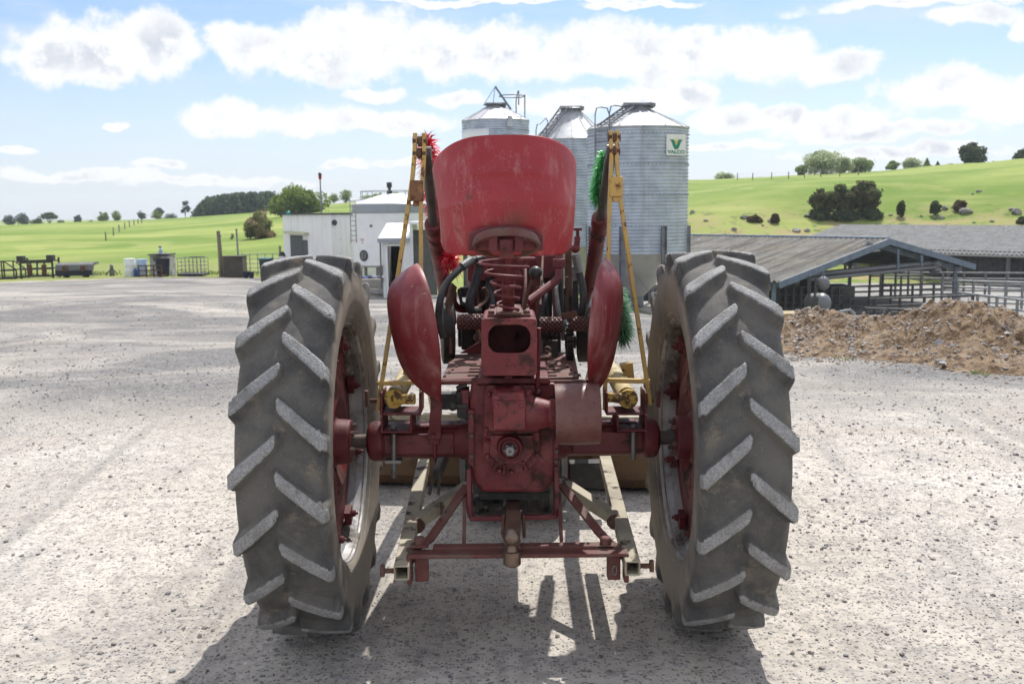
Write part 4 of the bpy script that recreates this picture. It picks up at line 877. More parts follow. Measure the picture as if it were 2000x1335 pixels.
# long bucket
a=gl(109);b_=gl(181); t=thing('bucket',(a+b_)/2,'long grey and black steel loader bucket with two rear brackets on the yard edge','bucket'); w=(b_-a).length
mb=MB().prism([a+Vector((0,q,z)) for q,z in ((0,.10),(-.04,.35),(.05,.60),(.25,.70),(.8,.68),(.85,.60),(.3,.55),(.12,.3),(.2,.14),(.8,.08),(.8,.04))],b_-a); obj('shell',mb,m_grey,t,.01)
obj('lower_plate',MB().prism([a+Vector((.03,-.05,.08)),a+Vector((.03,-.07,.34)),a+Vector((.03,-.02,.34)),a+Vector((.03,0,.08))],(b_-a)*.97),m_navy,t)
for q in (.27,.76): obj('bracket',MB().box(a.lerp(b_,q)+Vector((0,-.08,.42)),(.16,.14,.3)),m_rust,t,.01)
for q in (.27,.8): obj('skid',MB().box(a.lerp(b_,q)+Vector((0,.1,.05)),(.1,.5,.12)),m_blk,t)
p=gl(219,48); t=thing('water_trough_valve',p,'small grey pump head with lever standing in grass between bucket and white drum','pump'); obj('body',MB().lathe([(0,.12),(.2,.12),(.25,.08),(.45,.07),(.5,.1),(.58,.02)],p),m_grey,t); obj('lever',MB().bar(p+Vector((0,0,.4)),p+Vector((-.3,0,.05)),.04,.04).bar(p+Vector((0,0,.4)),p+Vector((.28,0,.1)),.04,.04),m_blk,t)
def drum(px,y,r,h,mat,label):
    p=gl(px,y); t=thing('plastic_drum',p,label,'drum',None); obj('body',MB().lathe([(0,r*.94),(.02,r),(h*.3,r),(h*.32,r*1.03),(h*.35,r),(h*.62,r),(h*.64,r*1.03),(h*.67,r),(h*.94,r),(h*.97,r*.95)],p,n=28),mat,t); obj('lid',MB().lathe([(h*.96,r*1.02),(h*1.0,r*1.02),(h*1.01,r*.9)],p,n=28),mat,t); return t
drum(255,46.5,.25,.84,m_pwhite,'white plastic drum with a lid, beside the pale blue one'); drum(278.5,46.8,.245,.80,m_pblue,'pale blue plastic drum, right of the white one')
p=gl(266,46.2); t=thing('fuel_can',p,'small dark blue fuel can standing in front of the drums','can'); obj('body',MB().box(p+Vector((0,0,.18)),(.16,.2,.36)),m_blue,t,.02); obj('cap',MB().lathe([(0,.03),(.06,.03)],p+Vector((0,0,.36)),n=12),m_black,t)
# chemical store
a=gl(294,48);b_=gl(331,48); t=thing('chemical_store',(a+b_)/2,'small grey storage bay with a flat top, behind the dark bin','storage box'); W=(b_-a).x
obj('bay',MB().box((a+b_)/2+Vector((0,.5,.48)),(W,1.0,.9)),M('pale_panel',(.35,.35,.35),.7,0,(.22,.21,.2),4),t,.01); obj('shelf_top',MB().box((a+b_)/2+Vector((0,.45,1.0)),(W*1.05,1.2,.06)),m_blk,t); obj('stain',MB().box((a+b_)/2+Vector((-.1,-.015,.78)),(W*.4,.02,.2)),m_concd,t)
p=(a+b_)/2+Vector((0,.3,1.03)); t=thing('spray_bottle',p,'blue spray bottle standing on the storage bay','bottle'); obj('bottle',MB().lathe([(0,.09),(.2,.09),(.26,.04),(.3,.04)],p,n=14),m_pblue,t); obj('nozzle',MB().box(p+Vector((-.03,0,.33)),(.12,.05,.06)),m_blue,t)
p=gl(319,46.6); t=thing('rubbish_tub',p,'dark navy open tub in front of the storage bay','tub'); obj('body',MB().lathe([(0,.26),(.78,.33),(.80,.36),(.83,.36),(.83,.33),(.1,.25)],p,n=28),m_navy,t); 
p=gl(338,47); t=thing('bucket_pail',p,'small white pail right of the dark tub','pail'); obj('body',MB().lathe([(0,.11),(.26,.14),(.27,.15),(.27,.13),(.03,.1)],p,n=20),m_pwhite,t); obj('handle',MB().tube([p+Vector((math.cos(g/10*3.14)*.14,0,.26+math.sin(g/10*3.14)*.06)) for g in range(11)],.006,6),m_grey,t)
a=gl(272,45.8);b_=gl(316,45.8); t=thing('pallet_frame',(a+b_)/2,'low rusty pallet frame standing in front of the drums','pallet frame'); mb=MB()
for z in (.06,.30,.52): mb.bar(a+Vector((0,0,z)),b_+Vector((0,0,z+.02)),.05,.05)
for q in (0,.33,.66,1): mb.bar(a.lerp(b_,q),a.lerp(b_,q)+Vector((0,0,.54)),.05,.05,(0,1,0)); mb.bar(a.lerp(b_,q)+Vector((0,0,.06)),a.lerp(b_,q)+Vector((0,.8,.06)),.05,.05)
obj('rails',mb,m_rust,t)
# cage trailer
a=gl(348,47);b_=gl(394,47); t=thing('cage_trailer',(a+b_)/2,'galvanised wire stock cage on a low dark deck','stock cage'); mb=MB(); H=.86; dep=1.1
for q in range(7):
    for dy in (0,dep): mb.bar(a.lerp(b_,q/6)+Vector((0,dy,.1)),a.lerp(b_,q/6)+Vector((0,dy,H)),.022,.022,(0,1,0))
for z in (.12,.3,.48,.66,.85):
    for dy in (0,dep): mb.bar(a+Vector((0,dy,z)),b_+Vector((0,dy,z)),.02,.02)
    for p in (a,b_): mb.bar(p+Vector((0,0,z)),p+Vector((0,dep,z)),.02,.02)
obj('cage',mb,m_galv,t); obj('deck',MB().box((a+b_)/2+Vector((0,.55,.06)),((b_-a).x*1.06,1.2,.1)),m_blk,t); obj('roof_flap',MB().box(a.lerp(b_,.72)+Vector((0,.4,.9)),(.55,.5,.04)),m_blk,t)
# posts, block wall
p=gl(432,47); t=thing('strainer_post',p,'thick weathered wooden post left of the concrete bunker wall','post'); obj('post',MB().tube([p,p+Vector((0,0,1.2)),p+Vector((-.03,0,2.15))],[.10,.095,.085],12),m_wood,t); obj('strap',MB().lathe([(0,.108),(.05,.108)],p+Vector((0,0,1.9)),n=14),m_grey,t)
p=gl(468,48); t=thing('steel_post',p,'thin grey steel post rising behind the concrete bunker wall','post'); obj('post',MB().tube([p,p+Vector((-.05,0,2.25))],.045,10),m_galv,t); obj('cap',MB().lathe([(0,.055),(.03,.05)],p+Vector((-.05,0,2.24)),n=12),m_galv,t)
a=gl(436,46.5);b_=gl(475,46.5); t=thing('bunker_wall',(a+b_)/2,'dark mossy concrete block wall between two posts','wall'); obj('block',MB().box((a+b_)/2+Vector((0,.4,.46)),((b_-a).x,.8,.96)),m_concd,t,.03,seg=3); obj('cap_slab',MB().box((a+b_)/2+Vector((0,.4,.97)),((b_-a).x*1.03,.85,.06)),m_concd,t,.015)
for px,l in ((481,'small dark pail nearest the mossy block wall'),(491,'dark pail between the block wall and the wheelie bin')):
    p=gl(px,46.2); t=thing('black_pail',p,l,'pail'); obj('body',MB().lathe([(0,.10),(.30,.14),(.31,.13),(.03,.09)],p,n=18),m_navy,t)
a=gl(474,49);b_=gl(549,50.5); t=thing('farm_gate',(a+b_)/2,'galvanised pipe gate with upright bars behind the wheelie bin','gate'); mb=MB(); H=1.05
for z in (.15,.36,.58,.80,1.04): mb.tube([a+Vector((0,0,z)),b_+Vector((0,0,z+.05))],.02,8)
for q in (0,.2,.4,.6,.8,1): mb.tube([a.lerp(b_,q)+Vector((0,0,.05)),a.lerp(b_,q)+Vector((0,0,H+.05))],.022,8)
obj('gate_frame',mb,m_galv,t); obj('hinge_post',MB().tube([b_,b_+Vector((0,0,1.5))],.06,10),m_wood,t)
p=gl(521,45); t=thing('wheelie_bin',p,'dark green wheelie bin in front of the pipe gate','bin'); w,h=.50,.93
mb=MB(); mb.add([p+Vector(q) for q in ((-w*.4,-.22,.06),(w*.4,-.22,.06),(w*.4,.22,.06),(-w*.4,.22,.06),(-w*.5,-.28,h),(w*.5,-.28,h),(w*.5,.3,h),(-w*.5,.3,h))],[(3,2,1,0),(4,5,6,7),(0,1,5,4),(1,2,6,5),(2,3,7,6),(3,0,4,7)]); obj('body',mb,m_bin,t,.02)
obj('lid',MB().prism([p+Vector((-w*.56,y_,z_)) for y_,z_ in ((-.33,h),(-.30,h+.06),(.1,h+.10),(.34,h+.05),(.34,h))],(w*1.12,0,0)),M('bin_lid',(.05,.12,.105),.5),t,.015)
for s in (-1,1): obj('wheel',MB().lathe([(-.03,.09),(.03,.09)],p+Vector((s*.2,.3,.09)),(1,0,0),20),m_black,t,.008)
obj('handle',MB().tube([p+Vector((-.2,.38,h)),p+Vector((.2,.38,h))],.016,8),m_black,t)
p=gl(553,46); t=thing('gas_cylinder',p,'dark upright cylinder with a pale band at the corner of the white hut','cylinder'); obj('body',MB().lathe([(0,.15),(.9,.16),(1.15,.16),(1.25,.10),(1.3,.05)],p,n=24),m_blk,t); obj('band',MB().lathe([(1.0,.165),(1.1,.165)],p,n=24),m_pwhite,t)
# ---- field fence and far trees, left
pts=[hit(px,row) for px,row in ((207,470),(222,460),(233,453),(244,447),(253,443),(262,440),(270,437.5),(277,436))]
t=thing('field_fence',pts[0],'line of thin wooden posts and wires crossing the green field','fence'); 
for p in pts: obj('post',MB().bar(p-Vector((0,0,.2)),p+Vector((0,0,1.1)),.14,.14,(0,1,0)),m_wood,t)
obj('wires',MB().tube([p+Vector((0,0,.95)) for p in pts],.008,4).tube([p+Vector((0,0,.5)) for p in pts],.008,4),m_galv,t)
def ft(px,row,d,hpx,wpx,mat,label,form='round',name='tree',seed=None,trunk=.2,dens=1,cat='tree',group=None,leaf=None,sink=0):
    if d is None: p=hit(px,row)
    else:
        p=GP(px,d)
    dd=p.y; h=hpx/FPX*dd; w=wpx/FPX*dd
    if d is not None:                                   # stand it on the land there; grow it tall enough to show over the ridge
        q=P(px,row,d); 
        if q.z>p.z: h+=q.z-p.z; trunk=max(trunk,(q.z-p.z)/h*.7)
    return tree(name,p-Vector((0,0,sink)),h,w,mat,label,cat,group,seed if seed is not None else int(px*7),form,dens,trunk,leaf)
G1='trees along the left skyline'
for px,row,d,h,w,m,l,f in ((18,438,290,18,26,lf_far,'low rounded dark tree at the far left of the skyline','round'),(46,438,290,23,34,lf_far,'mid-height dark tree between the far left one and the domed one','round'),(73,439,285,21,26,lf_dark,'small dark tree just left of the domed tree','bush'),(97,440,280,31,36,lf_dark,'tallest domed dark tree of the far left clump','wide'),(121,436,290,11,18,lf_dark,'low dark bush right of the domed tree','bush'),(153,431,310,14,16,lf_far,'small bluish tree standing alone on the left skyline','round'),(177,431,310,9,14,lf_dark,'very small dark bush on the left skyline','bush'),(203,431,300,20,22,lf_mid,'small green tree, left one of the light pair','round'),(202,431,295,8,20,lf_dark,'low dark bush under the light pair of trees','bush'),(227,428,300,18,22,lf_mid,'small green tree, right one of the light pair','round'),
   (278,425,290,14,16,lf_far,'rounded blue-green tree left of the bright bush','round'),(306,427,280,19,28,lf_bright,'bright yellow-green bushy tree on the ridge','bush'),(312,424,300,24,24,lf_far,'dark flat-topped tree behind the bright bush','wide'),(334,422,300,11,28,lf_far,'low bluish hedge-like tree right of the bright bush','bush'),(362,420,290,32,23,lf_far,'tall lone tree with a bare trunk on the ridge','open')):
    ft(px,row,d,h,w,m,l,f,group=G1)
# pine plantation: reads as one mass
Q=[]; rgp=np.random.RandomState(9)
for i in range(230):
    px=388+rgp.rand()*150; top=np.interp(px,[386,395,405,430,470,540],[412,398,391,385,381,378])+rgp.rand()*4-2; d=275+rgp.rand()*45; p=GP(px,d); zt_=P(px,top,d).z; h=max(3,zt_-p.z)
    for f in np.linspace(.05,1,13):
        rw=(2.3*(1-f)**.7+.15)*(.8+.4*rgp.rand()); Q.append(leaves(np.array(p)+[0,0,h*f],[rw,rw,.5],int(10*(1.15-f)+3),.55,rgp,-.3))
q=np.vstack(Q); npobj('pine_forest',q.reshape(-1,3),np.arange(len(q)*4).reshape(-1,4),lf_pine,None,kind='stuff')
ft(585,418,170,47,108,lf_bright,'large bright green leafy tree behind the white hut','round',seed=3,dens=4.5,trunk=.1,leaf=.26)
ft(548,420,175,36,48,lf_bright,'bright green tree joined to the dark pine wood','round',seed=8,dens=2.5,trunk=.1,leaf=.26)
ft(504,466,None,62,66,lf_tip,'rounded bush with pale brown tips in the field behind the gate','bush',name='bush',seed=5,dens=5,trunk=.02,cat='bush',leaf=.13)
ft(453,468,None,14,10,lf_dark,'tiny dark shrub left of the brown-tipped bush','column',name='shrub',seed=6,trunk=.02,cat='shrub',dens=.6)
for px,h,w,l in ((652,16,22,'low pale tree on the ridge left of the tall pole'),(676,26,24,'rounded tree on the ridge between the pole and the tank'),(716,14,26,'low bush on the ridge behind the tank ladder'),(738,20,26,'green tree directly behind the tank top'),(768,18,28,'green bush on the ridge right of the tank vent')): ft(px,393,250,h,w,lf_mid,l,'round',group='trees behind the tank',trunk=.1)
# ---- white hut
m_wclad,nt,b=mk('white_ribbed_cladding'); k=NT(nt); v=k.coord('Object'); c=k.mix(k.ramp(k.noise(k.coord('Object',(3,3,.4)),2,5,.65),.45,.75),(.80,.81,.80),(.66,.66,.63)); c=k.mix(k.ramp(k.noise(v,5,5,.7),.66,.74),c,(.34,.31,.25)); k.l(c,b.inputs['Base Color']); b.inputs['Roughness'].default_value=.55
m_cdark=M('dark_trim',(.05,.055,.06),.5); m_door=M('slate_door',(.075,.085,.10),.5); m_int=M('painted_room_shade',(.02,.02,.022),.9)
def ribbed(mb,p,q,z0,z1,n_out,pitch=.17,dep=.012):
    p=Vector(p);q=Vector(q); L=(q-p).length; n=max(2,int(L/pitch)); pts=[]; nv=Vector(n_out)
    for i in range(n):
        a=p.lerp(q,i/n); e=(q-p)/n
        pts += [a,a+e*.78,a+e*.84+nv*dep,a+e*.94+nv*dep]
    pts.append(q); m=len(pts)
    vs=[Vector((a.x,a.y,z0)) for a in pts]+[Vector((a.x,a.y,z1)) for a in pts]
    mb.add(vs,[(i,i+1,m+i+1,m+i) for i in range(m-1)])
ZG=GP(620,44).z-.1
Cn=P(649,500,44.0); Cn.z=ZG; Lf=P(555,500,47.4); Lf.z=ZG; d1=(Cn-Lf).normalized(); d2=Vector((-d1.y,d1.x,0)); d2=d2 if d2.y>0 else -d2
Rt=Cn+d2*3.4; zt=P(649,419,44).z; n1=Vector((d1.y,-d1.x,0)); n1=n1 if n1.y<0 else -n1; 
t=thing('white_hut',Cn,'white clad farm hut with a slate door and dark roof edge','hut')
mb=MB(); ribbed(mb,Lf,Cn,ZG,zt,n1,.6,.008); ribbed(mb,Cn,Rt,ZG+1.05,zt,d1,.26,.02); mb.prism([Lf+Vector((0,0,.0))-n1*.05,Cn-n1*.05-d1*.06,Rt-d1*.06,Rt+(Lf-Cn)],(0,0,zt-ZG-.02)); obj('wall',mb,m_wclad,t,smooth=None)
obj('plinth',MB().bar(Cn+d2*.05+Vector((0,0,.52))+d1*.01,Rt+Vector((0,0,.52))+d1*.01,.06,1.05).bar(Cn-d1*.75+n1*.012+Vector((0,0,.52)),Cn+n1*.012+Vector((0,0,.52)),.05,1.05),M('grey_block',(.19,.17,.15),.9,0,(.14,.125,.11),3),t)
mb=MB().prism([Lf+Vector((0,0,zt-ZG))+n1*.08-d1*.08,Cn+Vector((0,0,zt-ZG))+n1*.08+d1*.08,Rt+Vector((0,0,zt-ZG))+d1*.08,Rt+(Lf-Cn)+Vector((0,0,zt-ZG))],(0,0,.07)); obj('roof',mb,m_cdark,t)
da=Lf.lerp(Cn,.16);dbb=Lf.lerp(Cn,.42); zd=P(575,460,46).z
mb=MB(); mb.prism([da+n1*.03,dbb+n1*.03,dbb+n1*.03+Vector((0,0,zd-ZG)),da+n1*.03+Vector((0,0,zd-ZG))],n1*-.06); obj('door',mb,m_door,t)
d3=Lf.lerp(Cn,.425);d4=Lf.lerp(Cn,.52); obj('window',MB().prism([d3+n1*.02+Vector((0,0,.2)),d4+n1*.02+Vector((0,0,.2)),d4+n1*.02+Vector((0,0,zd-ZG-.2)),d3+n1*.02+Vector((0,0,zd-ZG-.2))],n1*-.05),m_door,t)
obj('awning',MB().bar(Lf.lerp(Cn,.12)+n1*.12+Vector((0,0,zd-ZG+.14)),Lf.lerp(Cn,.55)+n1*.12+Vector((0,0,zd-ZG+.08)),.3,.12),M('cream_awning',(.50,.50,.36),.6),t)
obj('vent',MB().lathe([(0,.10),(.08,.13),(.09,.1)],Cn+d2*.12+d1*.02+Vector((0,0,zt-ZG-.35)),d1,14),m_cdark,t)
obj('wall_panel',MB().bar(Cn+d2*.7+d1*.05+Vector((0,0,.55)),Cn+d2*2.2+d1*.05+Vector((0,0,.52)),.05,.55),m_pwhite,t); obj('meter',MB().lathe([(0,.12),(.06,.12)],Cn+d2*.85+d1*.07+Vector((0,0,.68)),d1,18),m_grey,t)
obj('roof_lamp',MB().ball(P(563,416,46.4)+Vector((0,0,.0)),.10,12),M('teal_lamp_glass',(.04,.30,.26),.3),t)
p=P(628,418,48); p.z=zt-.3; pt=P(625,345,48); t=thing('mast_pole',p,'thin grey pole with a red lamp, rising behind the hut roof','pole'); obj('pole',MB().tube([Vector((p.x,p.y,GP(628,48).z)),pt],.035,8),m_galv,t); obj('lamp',MB().lathe([(-.12,.07),(.05,.08),(.05,.05)],pt,(0,0,1),12),M('red_lamp',(.30,.02,.03),.4),t); obj('lamp_cap',MB().lathe([(.05,.08),(.16,.08),(.2,.03)],pt,(0,0,1),12),m_black,t)
# ---- milk tank
TY=42.5; tc=P(770,460,TY); rT=abs(P(691,460,TY).x-tc.x); zb=P(770,522,41).z; zs=P(770,415,41).z; zc1=P(770,398,41).z; zc2=P(770,379,42.5).z
o=Vector((tc.x,TY,0)); t=thing('milk_vat',Vector((tc.x,TY,zb-.5)),'large white cylindrical farm tank with a grey shoulder band and domed top','tank')
m_wt=M('white_tank_paint',(.82,.83,.83),.35,0,(.74,.75,.75),1.5,.45,.75,bump=.02)
obj('shell',MB().lathe([(zb,rT*.9),(zb+.08,rT),(zs,rT)],o,n=72),m_wt,t); obj('shoulder_band',MB().lathe([(zs-.02,rT*1.01),(zs,rT*1.02),(zc1,rT*1.02),(zc1+.02,rT*1.0)],o,n=72),M('grey_band',(.30,.32,.35),.4,.3),t)
obj('dome',MB().lathe([(zc1,rT*1.0),(zc1+.1,rT*.9),(zc2-.05,rT*.35),(zc2,rT*.2),(zc2+.02,.05)],o,n=72),m_wt,t)
mb=MB(); hr=zc2+.12
for g in range(0,12): mb.tube([o+Vector((math.cos(g*.52)*rT*.8,math.sin(g*.52)*rT*.8,zc1)),o+Vector((math.cos(g*.52)*rT*.8,math.sin(g*.52)*rT*.8,hr))],.015,6)
mb.tube([o+Vector((math.cos(g*.1745)*rT*.8,math.sin(g*.1745)*rT*.8,hr)) for g in range(37)],.016,6); obj('guard_rail',mb,m_galv,t)
obj('vent',MB().lathe([(zc2,.12),(zc2+.15,.12),(zc2+.17,.06),(zc2+.3,.06)],o+Vector((-.15,0,0)),n=16).box(o+Vector((-.15,0,zc2+.38)),(.2,.2,.22)),m_black,t)
lx=P(684,440,41.5).x; mb=MB()
for dx_ in (0,.22): mb.tube([Vector((lx+dx_,41.6,P(688,474,41.6).z)),Vector((lx+dx_,41.6,P(684,392,41.6).z)),Vector((lx+dx_+.4,41.9,P(684,392,41.6).z+.05))],.02,8)
for i in range(9): z=P(688,474,41.6).z+.1+i*.2; mb.tube([Vector((lx,41.6,z)),Vector((lx+.22,41.6,z))],.014,6)
obj('ladder',mb,m_galv,t)
def on_tank(px,row):                                    # the point of the shell seen at a bearing
    d=ray(px,row); a=d.x**2+d.y**2; bq=2*(d.x*-o.x+d.y*-o.y); cq=o.x**2+o.y**2-rT**2; q=bq*bq-4*a*cq
    tt_=(-bq-math.sqrt(max(q,0)))/(2*a); p=CAM+d*tt_; n=Vector((p.x-o.x,p.y-o.y,0)).normalized(); return p,n
p,n=on_tank(711,499); mb=MB().lathe([(-.05,.23),(.04,.23),(.05,.19),(.02,.17)],p,n,32); mh=obj('manhole',mb,m_cdark,t); obj('manhole_cover',MB().lathe([(-.02,.17),(.035,.17)],p,n,28).bar(p+n*.05+Vector((0,0,-.16)),p+n*.05+Vector((0,0,.16)),.03,.03,n),m_steel,mh)
p,n=on_tank(707,468); mb=MB(); tx=n.cross(Vector((0,0,1))); 
def quad_(mb,p,n,w,h): tx=n.cross(Vector((0,0,1))).normalized(); mb.prism([p+n*.012-tx*w/2-Vector((0,0,h/2)),p+n*.012+tx*w/2-Vector((0,0,h/2)),p+n*.012+tx*w/2+Vector((0,0,h/2)),p+n*.012-tx*w/2+Vector((0,0,h/2))],n*-.03)
quad_(mb,p,n,.19,.09); obj('red_label',mb,M('red_label_ink',(.5,.06,.06),.5),t); mb=MB(); quad_(mb,p+n*.006,n,.15,.05); obj('label_plate',mb,m_pwhite,t)
p2,n2=on_tank(708,474); mb=MB(); quad_(mb,p2,n2,.06,.05); obj('red_tag',mb,M('red_tag_ink',(.4,.04,.05),.5),t)
p,n=on_tank(770,440); mb=MB().tube([p+n*.02,p+n*.15,p+n*.15+Vector((.1,0,-.3))],.03,8).box(p+n*.14+Vector((.12,0,.02)),(.16,.12,.14)).box(p+n*.12+Vector((-.1,0,-.18)),(.1,.12,.2)); obj('valve',mb,m_galv,t)
p,n=on_tank(725,441); obj('thermometer',MB().lathe([(-.02,.06),(.04,.06)],p,n,14),m_steel,t)
for g in range(5):
    a=g*1.256+.5; obj('leg',MB().tube([Vector((o.x+math.cos(a)*rT*.75,TY+math.sin(a)*rT*.75,zb+.05)),Vector((o.x+math.cos(a)*rT*.75,TY+math.sin(a)*rT*.75,hz1(o.x,TY)-.05))],.07,10),m_galv,t)
# ---- lean-to shed
LY=36.0; x0=P(747,500,LY).x; x1=P(801,500,LY).x; x2=P(846,500,LY).x; zg=P(768,578,LY).z; zr=P(768,467,LY).z; zr2=P(820,438,LY).z
t=thing('pump_shed',Vector(((x0+x2)/2,LY,zg)),'white ribbed lean-to shed with a dark open doorway below the tank','shed')
dx0=P(757,500,LY).x; dx1=P(782,500,LY).x; zdh=P(768,480,LY).z
mb=MB(); nv=Vector((0,-1,0))
ribbed(mb,(x0,LY,0),(dx0,LY,0),zg-.3,zr,nv,.08); ribbed(mb,(dx1,LY,0),(x1,LY,0),zg-.3,zr,nv,.08); ribbed(mb,(dx0,LY,0),(dx1,LY,0),zdh,zr,nv,.08)
mb.box((x0+.02,LY+1.2,(zg+zr)/2),(.04,2.3,zr-zg)).box(((x0+x1)/2,LY+2.4,(zg+zr)/2),(x1-x0,.04,zr-zg)); ribbed(mb,(x1,LY-.02,0),(x1+.12,LY-.02,0),zg-.3,zr2,nv,.06); mb.box((x1+.06,LY+1.2,(zg+zr2)/2),(.06,2.4,zr2-zg))
obj('wall',mb,m_wclad,t,smooth=None)
obj('roof',MB().prism([Vector((x0-.12,q,z)) for q,z in ((LY-.12,zr),(LY-.12,zr+.05),(LY+2.5,zr+.55),(LY+2.5,zr+.5))],(x1-x0+.1,0,0)),m_wt,t); obj('gutter',MB().bar((x0-.14,LY-.16,zr-.04),(x1,LY-.16,zr-.04),.12,.14),M('grey_gutter',(.30,.33,.36),.4,.2),t)
obj('door_frame',MB().box((dx0-.02,LY-.02,(zg+zdh)/2),(.05,.06,zdh-zg)).box((dx1+.02,LY-.02,(zg+zdh)/2),(.05,.06,zdh-zg)).box(((dx0+dx1)/2,LY-.02,zdh+.02),(dx1-dx0+.1,.06,.05)),m_wt,t)
obj('doorway_shade',MB().box(((dx0+dx1)/2,LY+2.3,(zg+zdh)/2),(dx1-dx0+.5,.05,zdh-zg)).box(((dx0+dx1)/2+.1,LY+1.5,zg+.35),(.5,.6,.7)),m_int,t)  # near-black backing and block paint the shade inside the open doorway
obj('bay_boards',MB().box(((x1+x2)/2+.1,LY+.25,(zg+zr2)/2-.1),(x2-x1,.06,zr2-zg-.2)).box(((x1+x2)/2+.1,LY+.2,zg+1.2),(x2-x1,.05,.05)),M('grey_green_boards',(.13,.135,.12),.8,0,(.09,.09,.08),6,scl=(4,1,.4)),t); obj('bay_roof',MB().box(((x1+x2)/2+.15,LY+1.0,zr2+.05),(x2-x1+.35,2.4,.09)),m_wt,t)
mb=MB().tube([(x0-.06,LY-.05,zr-.1),(x0-.06,LY-.05,zg+.3)],.03,8).box((x0-.05,LY-.08,zg+1.0),(.12,.1,.25)).box((x0-.03,LY-.08,zg+.6),(.1,.08,.16)); obj('pipework',mb,m_grey,t)
t=thing('concrete_plinth',P(722,560,37.5),'low concrete wall block with a pipe in front of the tank','plinth'); a=P(702,560,37.5); b_=P(748,560,37.2); zt1=P(720,545,37.5).z; mb=MB().box(((a.x+b_.x)/2,37.9,zt1-.2),(b_.x-a.x,.9,.4)).box((b_.x-.35,37.6,zt1-.65),(.7,.8,.6)).box((a.x+.1,37.8,zt1-.7),(.55,.6,.5)); obj('block',mb,m_conc,t,.02); obj('pipe',MB().tube([Vector((a.x-.1,37.3,zt1-.42)),Vector((b_.x+.05,37.1,zt1-.52))],.035,10),m_galv,t)
pb=Vector(((a.x+b_.x)/2,38.0,zt1)); mb=MB(); 
V=[];F=[]; n_=14
for i in range(n_+1):
    for j in range(n_+1): V.append(pb+Vector(((i/n_-.5)*1.0,(j/n_-.5)*.5,.05+.07*math.sin(i*1.3+j*.7)*math.cos(j*1.9)-.06*(abs(i/n_-.5)*2)**3)))
for i in range(n_):
    for j in range(n_): a_=i*(n_+1)+j; F.append((a_,a_+1,a_+n_+2,a_+n_+1))
mb.v=V;mb.f=F; o_=obj('tarpaulin',mb,M('blue_tarpaulin',(.10,.13,.28),.5,0,(.25,.26,.32),3),None,label='crumpled blue tarpaulin lying on the concrete block below the tank',cat='tarpaulin',org=pb); s_=o_.modifiers.new('t','SOLIDIFY'); s_.thickness=.01
